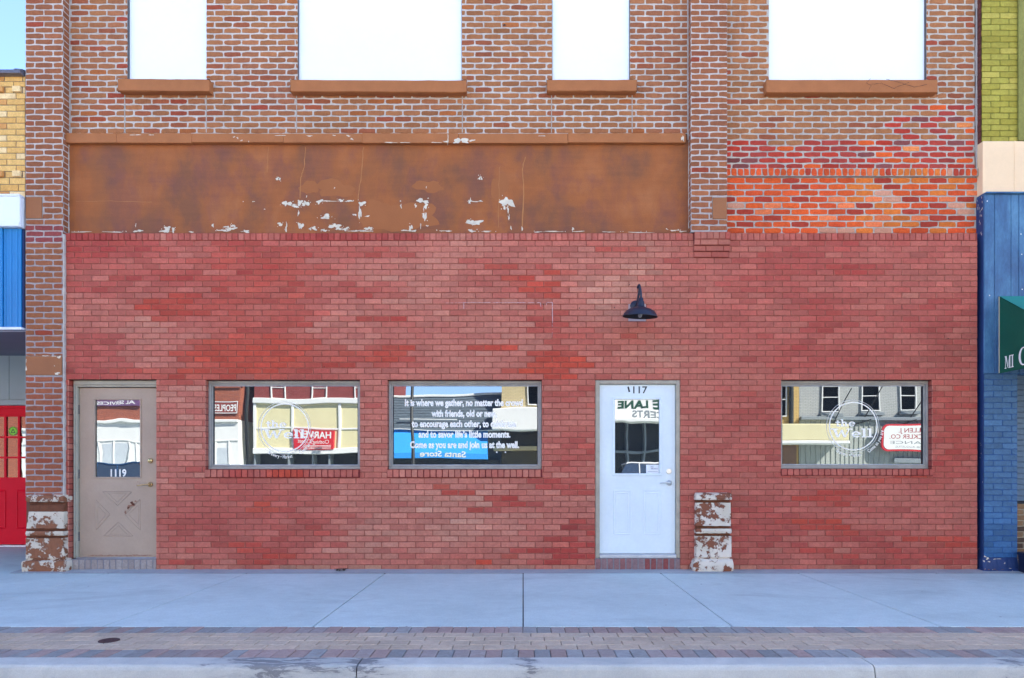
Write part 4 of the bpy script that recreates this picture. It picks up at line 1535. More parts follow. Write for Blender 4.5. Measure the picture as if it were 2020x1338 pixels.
# blue ribbed metal
mb = MB()
zt, zz = zb0 - .003, Z(647, YN)
x = NX1 - .03
while x > -11:
    mb.box(x - .205, x - .001, -.005, .03, zz, zt, .004)
    for q in (.0, .07, .14):
        mb.box(x - .06 - q, x - .035 - q, -.011, -.0052, zz + .001, zt - .001, .003)
    mb.box(x - .232, x - .206, -.030, .03, zz, zt, .006)
    x -= .233
mb.box(NX0, x, -.005, .03, zz, zt)
mb.box(NX1 - .0295, NX1 - .003, .015, .05, zz, zt, .002, None, 1)
mb.build('metal_band', [mat_plain('bright blue ribbed metal', rgb((26, 126, 186)), .4, .06, 2, 30, bumpd=.0005), mat_plain('dark blue corner', rgb((20, 44, 88)), .5)], left)
mb = MB()
mb.box(NX0, NX1 - .002, -.04, .10, Z(652.5, YN), zz - .001, .006)
mb.build('trim_strip', mat_plain('white trim', (.82, .83, .85), .5, .04, 2, 30), left)
mb = MB()
zs = Z(653, YN)
mb.add([(NX0, -.03, zs), (NX1 - .003, -.03, zs), (NX1 - .003, 2.66, zs + .155), (NX0, 2.66, zs + .155), (NX0, -.03, zs + .02), (NX1 - .003, -.03, zs + .02), (NX1 - .003, 2.66, zs + .175), (NX0, 2.66, zs + .175)],
       [(0, 1, 2, 3), (4, 5, 6, 7), (0, 1, 5, 4), (1, 2, 6, 5), (2, 3, 7, 6), (3, 0, 4, 7)])
mb.build('soffit', mat_plain('slate grey soffit', rgb((120, 124, 140)), .6, .06, 2, 30), left)
# recessed front
YR = 2.65
mb = MB()
zdo = Z(800, YR)
xx = X(55, YR) + .6
x = -11.4
edges = [-11.4, -10.2, -9.0, X(19.8, YR), xx]
for a, b in zip(edges[:-1], edges[1:]):
    mb.box(a + .003, b - .003, YR - .02, YR + .1, zdo + .09, zs + .17, .003)
mb.box(-11.4, xx, YR - .01, YR + .1, zdo + .09, zs + .17, 0)
mb.box(-11.4, xx, YR - .045, YR + .1, zdo, zdo + .088, .006)
mb.box(-11.4, -9.15, YR - .03, YR + .1, -.05, zdo - .002)
mb.build('siding', mat_plain('pale grey siding', rgb((168, 176, 178)), .6, .05, 2, 40), left)
mb = MB()
ydr = YR
def rd(a, b, c, d_): return dbox(a, b, c, d_, ydr)
panes = []
vx = [-64, -37, -16.5, 11, 37, 64]
cols = [(-66, -42), (-40.5, -16), (-14, 8), (12, 35), (39, 62)]
rws = [(822, 861), (864.5, 901), (904.5, 942)]
dx0, dx1, dz0, dz1 = rd(-80, 90, 800.5, 1074)
holes = []
for (a, b) in cols:
    for (c, d_) in rws:
        holes.append(rd(a, b, c, d_))
for q in sub_all((dx0, dx1, dz0, dz1), holes):
    mb.box(q[0], q[1], ydr, ydr + .05, q[2], q[3])
for (a, b) in ((-70, -20), (-12, 10.5), (34, 80)):
    x0, x1, z0, z1 = rd(a, b, 968, 1042)
    bead(mb, [(PX(x0, ydr), PY(z0, ydr)), (PX(x1, ydr), PY(z0, ydr)), (PX(x1, ydr), PY(z1, ydr)), (PX(x0, ydr), PY(z1, ydr))], .03, .010, ydr)
mb.box(dx0, dx1, ydr - .02, ydr - .0005, rd(0, 1, 806, 819)[2], rd(0, 1, 806, 819)[3], .005)
rdoor = mb.build('door', mat_plain('glossy red door paint', (.80, .006, .024), .5, .06, 2, 30, bumpd=.0005, spec=.12), left)
rdoor['label'] = 'bright red door with small panes, set back in a recess'
mb = MB()
a = rd(-67, 63, 821, 943)
mb.box(a[0], a[1], ydr + .02, ydr + .026, a[2], a[3])
mb.build('pane', glass_door, rdoor)
mb = MB()
fz = front(ydr + .0185)
cx, cz = X(24, ydr), Z(850.5, ydr)
k = (D + ydr) / F
ring(mb, fz, cx, cz, 9 * k, 9 * k, .0001, .0001, 0, 360, 28, 0, 0)
mb.mi = 1
ring(mb, fz, cx, cz, 8.6 * k, 8.6 * k, 7.6 * k, 7.6 * k, 0, 360, 28, .0008, 1)
T = [(cx + 5.6 * k * math.cos(R(90 + 120 * i)), cz - .6 * k + 5.6 * k * math.sin(R(90 + 120 * i))) for i in range(3)]
T2 = [(cx + 2.9 * k * math.cos(R(90 + 120 * i)), cz - .6 * k + 2.9 * k * math.sin(R(90 + 120 * i))) for i in range(3)]
vs = [fz(u, v, .0009) for u, v in T + T2]
mb.add(vs, [(0, 1, 4, 3), (1, 2, 5, 4), (2, 0, 3, 5)], None, 1)
mb.build('sticker', [mat_plain('lime green sticker', rgb((140, 214, 40)), .5, .03, 3, 30, bumpd=0), M['black']], rdoor)
mb = MB()
mb.box(dx0, dx1, ydr - .06, ydr + .05, -.02, dz0 - .004, .005)
mb.build('threshold', M['steel'], rdoor)

# ==================================================================
#  RIGHT NEIGHBOUR: blue front with green awning
# ==================================================================
right = thing('blue_shop', 'shop with olive brick above, blue boarded front and green awning, right edge', 'building', (8.0, 0, 0))
RX0, RX1 = 5.470, 16.0
def oli_col(x, z, rnd):
    c = mix((146, 142, 66), (160, 158, 84), rnd.random())
    if rnd.random() < .1: c = (172, 166, 92)
    return rgb(c, (1.28, 1.1, .72))


YO = .045
mb = MB()
zo = Z(280, YO)
brick_field(mb, RX0 + .012, 7.6, zo, ZTOP - .2, 11.7 * D / F, .2165, .009, front(YO), oli_col, lambda x, z: rgb((130, 124, 50)), [], depth=.009, jit=.002, seed=500, mdepth=.5)
mb.box(7.602, RX1, YO, YO + .3, zo, ZTOP - .2, 0, rgb((150, 146, 70)))
brick_field(mb, YO + .012, .45, zo, ZTOP - .2, 11.7 * D / F, .2165, .011, side_r(RX0 + .006, -1), lambda x, z, r: rgb((112, 62, 54)), lambda x, z: rgb((90, 60, 54)), [], depth=.006, jit=.001, seed=501)
# olive plaster margin a little proud, at the far right
mb.box(X(2006, YO), X(2040, YO), YO - .03, YO - .006, zo + .002, ZTOP - .21, .004, rgb((142, 136, 70)))
mb.build('wall', [mat_tint('olive painted brick', .8, 50, 1.5, .16, .2, .004), mat_tint('olive mortar', .9, 60)], right)
mb = MB()
mb.box(RX0 + .013, RX1, .18, 9, zo - 1.0, ZTOP - .25)
mb.box(RX0 + .013, RX1, 1.35, 9, -.1, zo - 1.0)
mb.build('wall', M['body'], right)['label'] = 'plain rear wall'
zcb = Z(381, 0)
mb = MB()
mb.box(RX0 + .006, RX1, .02, .17, zcb, zo - .003, .004)
mb.box(X(2003, .0), X(2006, 0), .016, .0195, zcb, zo - .003, .0)
mb.build('sign_board', mat_plain('cream sign board', rgb((238, 216, 190), (1.1, .93, .72)), .6, .05, 2, 40, bumpd=.001), right)
# blue vertical boards with a cap
zsd = Z(737, -.02)
M['blue'] = None
def mat_blue():
    m, nt, b, out = new_mat('weathered blue paint')
    co = coords(nt, (1, 1, .35))
    n1 = noise_node(nt, co, 5, 7, .65, .3)
    n2 = noise_node(nt, co, 60, 4, .6)
    c = ramp(nt, n1, [(.3, rgb((46, 76, 114))), (.5, rgb((62, 104, 140))), (.72, rgb((90, 138, 168)))])
    c = mixc(nt, 1.0, c, ramp(nt, n2, [(.25, (.82,) * 3), (.75, (1.08,) * 3)]), 'MULTIPLY')
    L(nt, c, b.inputs['Base Color'])
    b.inputs['Roughness'].default_value = .55
    bump(nt, n2, b, .0015, .5)
    return m


M['blue'] = mat_blue()
M['navy'] = mat_plain('dark blue paint', rgb((38, 62, 108)), .55, .16, 4, 60, bumpd=.002)
mb = MB()
YB = -.02
bx = [1941.5, 1962, 1994.5, 2010, 2046, 2075, 2110]
for a, b in zip(bx[:-1], bx[1:]):
    mb.box(X(a, YB) + .004, X(b, YB) - .004, YB + random.uniform(0, .003), .14, zsd, zcb - .022, .004)
mb.box(RX0 + .002, X(2110, YB), YB + .009, .139, zsd + .002, zcb - .0222)
mb.box(RX0 + .001, X(2110, YB), YB - .03, .14, zcb - .0215, zcb - .002, .004)
mb.mi = 1
for (px, py) in ((2014, 462), (2015.5, 502), (2016.5, 571), (1947.5, 397), (1952, 583)):
    mb.lathe([(.0001, .0015), (.006, .001), (.007, 0)], Matrix.Translation((X(px, YB), YB - .0005, Z(py, YB))) @ Matrix.Rotation(R(90), 4, 'X'), 10)
mb.build('siding', [M['blue'], M['vinyl']], right)
# navy side return
mb = MB()
mb.box(RX0 - .004, RX0 + .0015, YB + .02, .125, .02, zcb - .03, .002)
fz = side_r(RX0 - .0045, -1)
mb.mi = 1
for k in range(16):
    rr = random.Random(k)
    blob(mb, fz, rr.uniform(.0, .11), rr.uniform(Z(470), Z(385)), .004, .016, k, .0005, 10, .6, 1)
for k in range(12):
    rr = random.Random(60 + k)
    blob(mb, fz, rr.uniform(.0, .11), rr.uniform(.03, 2.4) ** 1.0, .004, .006, k, .0005, 10, .6, 1)
mb.build('corner_board', [M['navy'], M['chip']], right)
# blue brick pier
def blu_col(x, z, rnd):
    g = max(0, min(1, (1.0 - z) / 1.2))
    c = mix((74, 108, 138), (50, 100, 150), g)
    j = rnd.gauss(0, .05)
    return rgb(tuple(q * (1 + j) for q in c))


YP = -.006
mb = MB()
px1 = X(2007, YP)
brick_field(mb, RX0 + .003, px1, .16, zsd - .002, 11.4 * D / F, .2185, .007, front(YP), blu_col, lambda x, z: rgb((46, 84, 136)), [], depth=.005, jit=.0015, seed=510, mdepth=.7)
brick_field(mb, YP + .008, 1.34, .16, zsd - .002, 11.4 * D / F, .2185, .007, side_r(px1 - .001, 1), blu_col, lambda x, z: rgb((38, 60, 104)), [], depth=.006, jit=.0015, seed=511, mdepth=.7)
mb.box(RX0 + .004, px1 - .008, YP + .006, 1.34, .0, zsd - .003, 0, rgb((44, 70, 116)))
fq = front(YP - .002)
mb.build('pier', [mat_tint('blue painted brick', .6, 50, 2, .2, .2, .003), mat_tint('blue mortar', .7)], right)
mb = MB()
rr = random.Random(3)
rings = []
for (z, o, yy) in ((.165, .0, -.010), (.155, .01, -.028), (.10, .016, -.036), (.035, .02, -.044), (.03, .036, -.062), (.012, .045, -.074), (-.02, .045, -.074)):
    x0, x1 = RX0 - o * .9, px1 + o * .2
    b = .02
    r_ = [(x0, .2), (x0, yy + b)] + [(x0 + b + (x1 - x0 - 2 * b) * i / 10, yy) for i in range(11)] + [(x1, yy + b), (x1, .2)]
    rings.append([(x, y + (rr.uniform(-.003, .003) if y < .1 else 0), z + rr.uniform(-.002, .002)) for x, y in r_])
m_ = len(rings[0])
mb.add([p for r_ in rings for p in r_], [[i * m_ + j, i * m_ + j + 1, (i + 1) * m_ + j + 1, (i + 1) * m_ + j] for i in range(len(rings) - 1) for j in range(m_ - 1)] + [list(range(m_))])
fq = front(-.042)
for k, (cx, cy, rx, ry) in enumerate(((1947, 1102, 3, 2), (1950, 1108, 2, 1.5), (1961, 1103, 2, 1), (1969, 1102.5, 4, .8), (1981, 1111, 1.5, 1.5), (1942, 1098, 2, 1.5), (1940, 1107, 1.5, 2))):
    blob(mb, fq, X(cx, -.04), Z(cy, -.04), rx / 167, ry / 167, 70 + k, .006 + .0003 * k, 12, .7, 1)
fq = front(-.062)
for k in range(14):
    blob(mb, fq, X(rr.uniform(1938, 2002), -.06), Z(rr.uniform(1121, 1129), -.06), rr.uniform(.003, .015), rr.uniform(.002, .005), 90 + k, .012 + .0003 * k, 12, .7, 2 if k % 3 else 1)
mb.build('pier_base', [M['navy'], M['chip'], M['rust_light']], right)
# back wall under the awning: roller slats above, tan brick below
mb = MB()
zsl = Z(989, .35)
x0 = px1 + .002
z = zsl
k = 0
while z < zsd - .01:
    mb.box(x0, RX1 - 2, .35, .40, z + .003, z + .066, .006)
    z += .069
mb.box(x0, RX1 - 2, .362, .41, zsl, zsd)
mb.build('shutter', mat_plain('blue grey slats', rgb((96, 116, 134)), .6, .08, 3, 40), right)
mb = MB()
mb.box(x0, RX1 - 2, .33, .40, zsl - .03, zsl - .001, .004, rgb((52, 52, 56)))
brick_field(mb, x0, 8.6, 0, zsl - .031, 11.5 * D / F, .2185, .010, front(.34), lambda x, z, r: rgb(mix((152, 118, 84), (92, 72, 58), 1.0 if r.random() < .3 else r.random() * .3)), lambda x, z: rgb((176, 160, 134)), [], depth=.008, jit=.0015, seed=520)
mb.box(8.602, RX1 - 2, .34, .4, 0, zsl - .031, 0, rgb((150, 116, 84)))
mb.build('wall', [mat_tint('tan brick', .85), M['old_mortar']], right)['label'] = 'low tan brick wall under the shutter'
# awning
aw0 = X(1970.5, YB)
awx1 = 12.5
zA, zBt = Z(584.5, YB), Z(737, YB)
prof = [(YB - .001, zA), (-1.05, zA - .665), (-1.05, zBt), (YB - .001, zBt)]
mb = MB()
for (a, b, mi) in ((0, 1, 0), (1, 2, 1)):
    (y0, z0), (y1, z1) = prof[a], prof[b]
    n = 10
    vs, fs = [], []
    for i in range(n + 1):
        x = aw0 + (awx1 - aw0) * i / n
        vs += [(x, y0, z0), (x, y1, z1), (x, y0, z0 - .006) if mi == 0 else (x, y0 + .006, z0), (x, y1, z1 - .006) if mi == 0 else (x, y1 + .006, z1)]
    for i in range(n):
        a_, b_ = 4 * i, 4 * i + 4
        fs += [(a_, b_, b_ + 1, a_ + 1), (a_ + 2, a_ + 3, b_ + 3, b_ + 2)]
    fs += [(0, 1, 3, 2)]
    mb.add(vs, fs, None, mi)
for xe in (aw0, awx1):
    mb.add([(xe + t, y, z) for t in (0, .006) for (y, z) in prof], [(0, 1, 2, 3), (4, 7, 6, 5), (0, 4, 5, 1), (1, 5, 6, 2), (2, 6, 7, 3), (3, 7, 4, 0)], None, 1)
awn = mb.build('awning', [mat_plain('sea green canvas top', rgb((46, 138, 122)), .75, .06, 3, 90, bumpd=.0008), mat_plain('dark green canvas', rgb((14, 84, 62)), .75, .08, 3, 90, bumpd=.0008)], right)
mb = MB()
mb.box(aw0 + .007, awx1 - .007, -1.04, YB - .002, zBt + .06, zBt + .075)
mb.box(aw0 + .007, awx1 - .007, -1.04, -1.02, zBt + .004, zBt + .02)
mb.tube([(aw0 - .004, YB - .01, zBt + .004), (aw0 - .004, YB - .01, zA - .01)], .006, 8)
mb.build('awning_frame', mat_plain('pale awning lining', rgb((186, 174, 150)), .7), awn)
mb = MB()
fsd = lambda u, v, d: (aw0 - d, YB - u, v)
put_slab(mb, 'MI', fsd, .10, .245, zBt + .04, .145, .001)
put_slab(mb, 'C', fsd, .315, .47, zBt + .04, .20, .001)

mb.build('lettering', M['vinyl'], awn)

# bin at the right edge
bn = thing('litter_bin', 'dark navy bin standing at the right edge beside the blue pier', 'bin', (X(2040, -.05), -.05, 0))
mb = MB()
bx0 = X(2011.5, -.12)
rings = []
for (z, s) in ((0.0, -.012), (.012, 0), (.20, .004), (.215, .012), (.235, .012), (.24, .0)):
    x0, x1, y0, y1 = bx0 - s + .01, bx0 + .42 + s, -.34 - s, -.06 + s
    b = .03
    rings.append([(x0 + b, y0, z), (x1 - b, y0, z), (x1, y0 + b, z), (x1, y1 - b, z), (x1 - b, y1, z), (x0 + b, y1, z), (x0, y1 - b, z), (x0, y0 + b, z)])
mb.add([p for r_ in rings for p in r_], [[i * 8 + j, i * 8 + (j + 1) % 8, (i + 1) * 8 + (j + 1) % 8, (i + 1) * 8 + j] for i in range(5) for j in range(8)] + [list(range(8))[::-1], list(range(40, 48))])
mb.build('body', mat_plain('navy plastic', rgb((24, 32, 56)), .4, .08, 3, 40), bn)
mb = MB()
mb.tube([(bx0 + .05, -.345, .15), (bx0 + .05, -.36, .165), (bx0 + .37, -.36, .165), (bx0 + .37, -.345, .15)], .008, 8)
mb.build('handle', M['black'], bn)

# ==================================================================
#  GROUND
# ==================================================================
YSEAM0, YSEAM1 = -.155, D * .6435 - D      # sidewalk slabs
YBR1 = D * .5368 - D                        # brick band / curb
YCF = D * .516 - D                          # curb face
def mat_concrete(name, a, b_, c_, stain=0.0):
    m, nt, b, out = new_mat(name)
    co = coords(nt)
    n1 = noise_node(nt, co, .9, 6, .6, .4)
    n2 = noise_node(nt, co, 70, 5, .7)
    n3 = noise_node(nt, co, 9, 6, .65)
    c = ramp(nt, n1, [(.3, a), (.55, b_), (.75, c_)])
    c = mixc(nt, 1.0, c, ramp(nt, n2, [(.25, (.80,) * 3), (.75, (1.08,) * 3)]), 'MULTIPLY')
    c = mixc(nt, 1.0, c, ramp(nt, n3, [(.25, (.90,) * 3), (.75, (1.04,) * 3)]), 'MULTIPLY')
    if not stain:
        vo = N(nt, 'ShaderNodeTexVoronoi'); vo.inputs['Scale'].default_value = 2.3
        L(nt, co, vo.inputs['Vector'])
        sp = ramp(nt, vo.outputs['Distance'], [(.018, (1, 1, 1)), (.03, (0, 0, 0))])
        c = mixc(nt, sp, c, (.16, .16, .16))
        vo = N(nt, 'ShaderNodeTexVoronoi'); vo.inputs['Scale'].default_value = 3.7
        L(nt, coords(nt, (1, 1.3, 1)), vo.inputs['Vector'])
        sp = ramp(nt, vo.outputs['Distance'], [(.02, (1, 1, 1)), (.03, (0, 0, 0))])
        c = mixc(nt, sp, c, (.75, .75, .75))
        n7 = noise_node(nt, coords(nt, (.5, 1.2, 1)), 1.3, 6, .65, .8)
        c = mixc(nt, ramp(nt, n7, [(.54, (0, 0, 0)), (.72, (.45,) * 3)]), c, tuple(q * .62 for q in a))
    if stain:
        co2 = coords(nt, (.7, 2.2, 2.2))
        n4 = noise_node(nt, co2, 3.2, 8, .7, .5)
        mk = ramp(nt, n4, [(.60, (0, 0, 0)), (.645, (.75,) * 3)])
        c = mixc(nt, mk, c, (.075, .075, .085))
    L(nt, c, b.inputs['Base Color'])
    b.inputs['Roughness'].default_value = .85
    bump(nt, n2, b, .0015, .5)
    return m


M['concrete'] = mat_concrete('sidewalk concrete', rgb((200, 214, 208)), rgb((213, 227, 221)), rgb((219, 232, 227)))
def mat_curb():
    m, nt, b, out = new_mat('stained curb concrete')
    co = coords(nt)
    at = N(nt, 'ShaderNodeAttribute'); at.attribute_name = 'tint'
    sp = N(nt, 'ShaderNodeSeparateColor'); L(nt, at.outputs['Color'], sp.inputs[0])
    n1 = noise_node(nt, co, 2.2, 6, .65, .5)
    n2 = noise_node(nt, co, 130, 3, .6)
    n3 = noise_node(nt, coords(nt, (.55, 2, 2)), 9, 8, .7, .6)
    c = ramp(nt, n1, [(.32, rgb((188, 188, 180))), (.5, rgb((205, 201, 190))), (.7, rgb((220, 216, 204)))])
    c = mixc(nt, 1.0, c, ramp(nt, n2, [(.2, (.84,) * 3), (.8, (1.05,) * 3)]), 'MULTIPLY')
    ad = N(nt, 'ShaderNodeMath', operation='MULTIPLY_ADD'); ad.inputs[1].default_value = .30
    L(nt, sp.outputs[0], ad.inputs[0]); L(nt, n3, ad.inputs[2])
    c = mixc(nt, ramp(nt, ad.outputs[0], [(.72, (0, 0, 0)), (.76, (.85,) * 3)]), c, (.13, .13, .14))
    c = mixc(nt, ramp(nt, ad.outputs[0], [(.60, (0, 0, 0)), (.72, (.35,) * 3)]), c, (.32, .30, .28))
    L(nt, c, b.inputs['Base Color'])
    b.inputs['Roughness'].default_value = .85
    bump(nt, n2, b, .002, .5)
    return m


M['curb'] = mat_curb()
M['strip'] = mat_concrete('old grey strip', rgb((164, 166, 166)), rgb((178, 180, 180)), rgb((190, 191, 190)))
M['joint'] = mat_plain('dirty joint', (.05, .05, .052), .95, .2, 8, 60, bumpd=0)
mb = MB()
sx = [-1.61 * k for k in range(14, 0, -1)] + [0] + [1.602 * k for k in range(1, 15)]
for a, b in zip(sx[:-1], sx[1:]):
    mb.box(a + .005, b - .005, YSEAM1 + .007, YSEAM0 - .003, -.12, random.uniform(-.0008, .0008), .004)
mb.box(sx[0], -5.99, YSEAM0, 2.9, -.12, -.0005, .003)
mb.mi = 1
mb.box(sx[0], sx[-1], YSEAM1, YSEAM0, -.14, -.012)
sw = structure(mb.build('sidewalk', [M['concrete'], M['joint']]))
mb = MB()
# rough grey fillet between slabs and wall
n = 150
vs, fs = [], []
rr = random.Random(77)
x0, x1 = -5.98, 7.9
for i in range(n + 1):
    x = x0 + (x1 - x0) * i / n
    e = .012 * math.sin(x * 2.1) + rr.uniform(-.006, .006)
    vs += [(x, YSEAM0 - .012 + e * .6, .0035), (x, YSEAM0 + .02 + e, .010 + rr.uniform(-.002, .002)), (x, YL + .02, .020 + rr.uniform(-.003, .003)), (x, 1.0, .016)]
for i in range(n):
    for j in range(3):
        fs.append((4 * i + j, 4 * i + 4 + j, 4 * i + 5 + j, 4 * i + 1 + j))
mb.add(vs, fs)
structure(mb.build('pavement_strip', M['strip']))
# brick band
def pave(mb):
    rr = random.Random(31)
    d = YSEAM1 - YBR1
    bd = .2 * d / .86
    cdep = (d - 2 * bd) / 4
    w = .1055
    y = YSEAM1
    for (ya, yb) in ((YSEAM1 - .003, YSEAM1 - bd), (YBR1 + bd, YBR1 + .003)):
        x = -9.0 + (.03 if ya > YSEAM1 - .1 else 0)
        while x < 9:
            ww = w * (1 if rr.random() < .5 else 1.96) if False else w * 1.0
            t = rr.random()
            c = mix((166, 162, 156), (184, 156, 144), 1 if t < .42 else (0 if t < .8 else .5))
            jj = rr.uniform(.93, 1.05); c = tuple(q * jj for q in c)
            mb.box(x + .002, x + ww - .002, yb + .0015, ya - .0015, -.06, rr.uniform(-.003, .0015), .004, rgb(c), 0)
            x += ww
    for k in range(4):
        ya = YSEAM1 - bd - k * cdep
        x = -9.0 + (.105 if k % 2 else 0) + rr.uniform(-.01, .01)
        while x < 9:
            ww = .2105
            c = mix((206, 184, 160), (214, 188, 160), rr.random())
            jj = rr.uniform(.96, 1.03); c = tuple(q * jj for q in c)
            mb.box(x + .002, x + ww - .002, ya - cdep + .0012, ya - .0012, -.06, rr.uniform(-.002, .0015), .004, rgb(c), 0)
            x += ww
    mb.box(-9, 9, YBR1, YSEAM1, -.1, -.010, 0, rgb((110, 100, 98)), 0)


mb = MB()
pave(mb)
structure(mb.build('paving_band', mat_tint('clay paver', .85, 70, 1.2, .16, .14, .002)))
# curb with a rounded edge
mb = MB()
def curb_piece(a, b):
    prof = [(YBR1 - .001, -.3), (YBR1 - .001, -.004), (YBR1 - .006, .001), (YCF + .035, -.003), (YCF + .018, -.007), (YCF + .007, -.017), (YCF, -.034), (YCF - .02, -.165), (YCF - .025, -.3)]
    n = max(2, int((b - a) / .08))
    m_ = len(prof)
    vs, fs = [], []
    cs = []
    rr = random.Random(int(a * 100))
    for i in range(n + 1):
        x = a + (b - a) * i / n
        e = .004 if i in (0, n) else 0
        for j, (y, z) in enumerate(prof):
            vs.append((x, y + rr.uniform(-.0012, .0012), z - (e if 0 < j < 7 else 0) + rr.uniform(-.0012, .0012)))
            sv = 0.0
            for (sx0, sw, sv0) in ((-1.55, .6, 1.05), (-1.0, .35, 1.0), (.02, .12, 1.0), (-1.75, .35, .7), (3.05, .14, .9), (3.35, .5, .85), (2.1, .1, .6), (-3.6, .3, .4)):
                sv = max(sv, sv0 * max(0, 1 - abs(x - sx0) / sw))
            if 2 <= j <= 5: sv *= 1.0
            elif j > 5: sv *= .75
            cs.append((sv, sv, sv))
    for i in range(n):
        for j in range(m_ - 1):
            fs.append((i * m_ + j, i * m_ + j + 1, (i + 1) * m_ + j + 1, (i + 1) * m_ + j))
    fs.append(list(range(m_))); fs.append([n * m_ + j for j in range(m_)][::-1])
    o = len(mb.v)
    mb.add(vs, fs)
    mb.c[o:] = cs


cj = [X(718, YBR1 + .0) * 1.0, X(1700, YBR1)]
ends = [-9.5, -6.3, -3.9, -1.0115 * 1.0, 2.150, 5.2, 9.5]
ends[3] = (716 - VX) / F * (D + YBR1); ends[4] = (1699 - VX) / F * (D + YBR1)
for a, b in zip(ends[:-1], ends[1:]):
    curb_piece(a + .004, b - .004)
mb.mi = 1
mb.box(-9.5, 9.5, YCF + .02, YBR1 - .02, -.3, -.03)
structure(mb.build('curb', [M['curb'], M['joint']]))
# road and far side
M['asphalt'] = mat_concrete('asphalt', (.10, .10, .105), (.13, .13, .13), (.16, .16, .16))
mb = MB()
mb.add([(-300, -300, -.19), (300, -300, -.19), (300, 60, -.19), (-300, 60, -.19)], [(0, 1, 2, 3)])
structure(mb.build('ground', M['asphalt']))
mb = MB()
mb.box(-60, 60, -18.2, YCF - .03, -.30, -.15)
structure(mb.build('road', M['asphalt']))
mb = MB()
for k in range(-10, 11):
    mb.box(k * 4 - 1, k * 4 + 1, -11.6, -11.48, -.149, -.146)
    mb.box(k * 2.7 - .05, k * 2.7 + .05, -18.2, -15.9, -.149, -.146)
structure(mb.build('road_marking', mat_plain('white road paint', (.7, .7, .68), .7, .1, 3, 40)))
mb = MB()
mb.box(-60, 60, -40, -18.2, -.3, -.01, .01)
structure(mb.build('opposite_sidewalk', M['concrete']))

# small round iron cover in the paving, and a clump of leaves
uc = MB()
yc = D * (197 / (1264.5 - 930)) - D
cxx = X(215, yc)
mtc = Matrix.Translation((cxx, yc, .002))
uc.lathe([(.0001, .004), (.045, .004), (.048, .0055), (.062, .0055), (.066, .004), (.070, -.01)], mtc, 28)
for k in range(6):
    a = k * math.pi / 3
    uc.box(cxx + .03 * math.cos(a) - .005, cxx + .03 * math.cos(a) + .005, yc + .03 * math.sin(a) - .005, yc + .03 * math.sin(a) + .005, .0062, .0082, .001)
ob = uc.build('utility_cover', mat_plain('rusty iron', rgb((84, 56, 54)), .8, .25, 30, 120, bumpd=.002), loc=None)
ob['label'] = 'small round rusty iron cover set into the brick paving'
ob['category'] = 'cover'
mb = MB()
rr = random.Random(12)
for k in range(26):
    x, y = X(672, -.06) + rr.gauss(0, .028), -.075 + rr.gauss(0, .018)
    z = .012 + rr.uniform(0, .03)
    a = rr.uniform(0, 6.28); l = rr.uniform(.012, .03); w_ = l * .4
    dx, dy = math.cos(a) * l, math.sin(a) * l
    ex, ey = -math.sin(a) * w_, math.cos(a) * w_
    t = rr.uniform(-.012, .012)
    mb.add([(x - dx, y - dy, z), (x + ex, y + ey, z + .004 + t), (x + dx, y + dy, z + t), (x - ex, y - ey, z + .005)], [(0, 1, 2, 3)], None, k % 2)
ob = mb.build('leaf_clump', [mat_plain('dry brown leaf', rgb((70, 56, 44)), .9, .3, 30, 90), mat_plain('dead green leaf', rgb((66, 70, 52)), .9, .3, 30, 90)])
ob['label'] = 'small clump of dry leaves on the grey strip against the red wall'
ob['category'] = 'leaves'

# ==================================================================
#  THE OTHER SIDE OF THE STREET (seen mirrored in the glass)
# ==================================================================
YF = -22.0
KS = (8.13 + 22.13) / F
def ox(px): return (px - VX) * KS
def oz(py): return H + (VY - py) * KS


def orect(mb, px0, px1, py0, py1, y0, y1, b=0.0, mi=None, col=None):
    mb.box(ox(px0), ox(px1), YF + y0, YF + y1, oz(py1), oz(py0), b, col, mi)


opp_group = 'buildings across the street seen in the glass'
OM = {
    'white': mat_plain('sunlit white stucco', (.72, .72, .70), .7, .04, 1.5, 30),
    'cream': mat_plain('cream wall panel', (.66, .60, .36), .7, .04, 1.5, 30),
    'grey': mat_plain('grey painted brick front', (.36, .37, .36), .8, .05, 1.5, 30),
    'greyboard': mat_plain('grey green boards', (.34, .36, .33), .7, .05, 1.5, 30),
    'shingle': mat_plain('blue grey shingle', (.10, .13, .16), .8, .35, 5, 30, stretch=(1, 1, 8)),
    'blueawn': mat_plain('bright blue canvas', (.03, .30, .75), .6, .05, 2, 40),
    'dark': mat_plain('dark shop interior', (.03, .032, .03), .5, .3, 1.5, 20),
    'yellow': mat_plain('yellow brick front', (.55, .38, .14), .8, .1, 3, 30),
    'tanw': mat_plain('tan brick front', (.50, .40, .22), .8, .1, 3, 30),
    'redsign': mat_plain('red sign face', (.55, .02, .03), .5, .04, 2, 30),
    'purple': mat_plain('purple sign face', (.14, .07, .16), .5, .04, 2, 30),
    'green': mat_plain('dark green lettering', (.01, .06, .03), .5, .04, 2, 30),
    'redtext': mat_plain('dark red lettering', (.35, .03, .04), .5, .04, 2, 30),
    'greysill': mat_plain('blue grey trim', (.20, .23, .25), .6, .05, 2, 30),
}
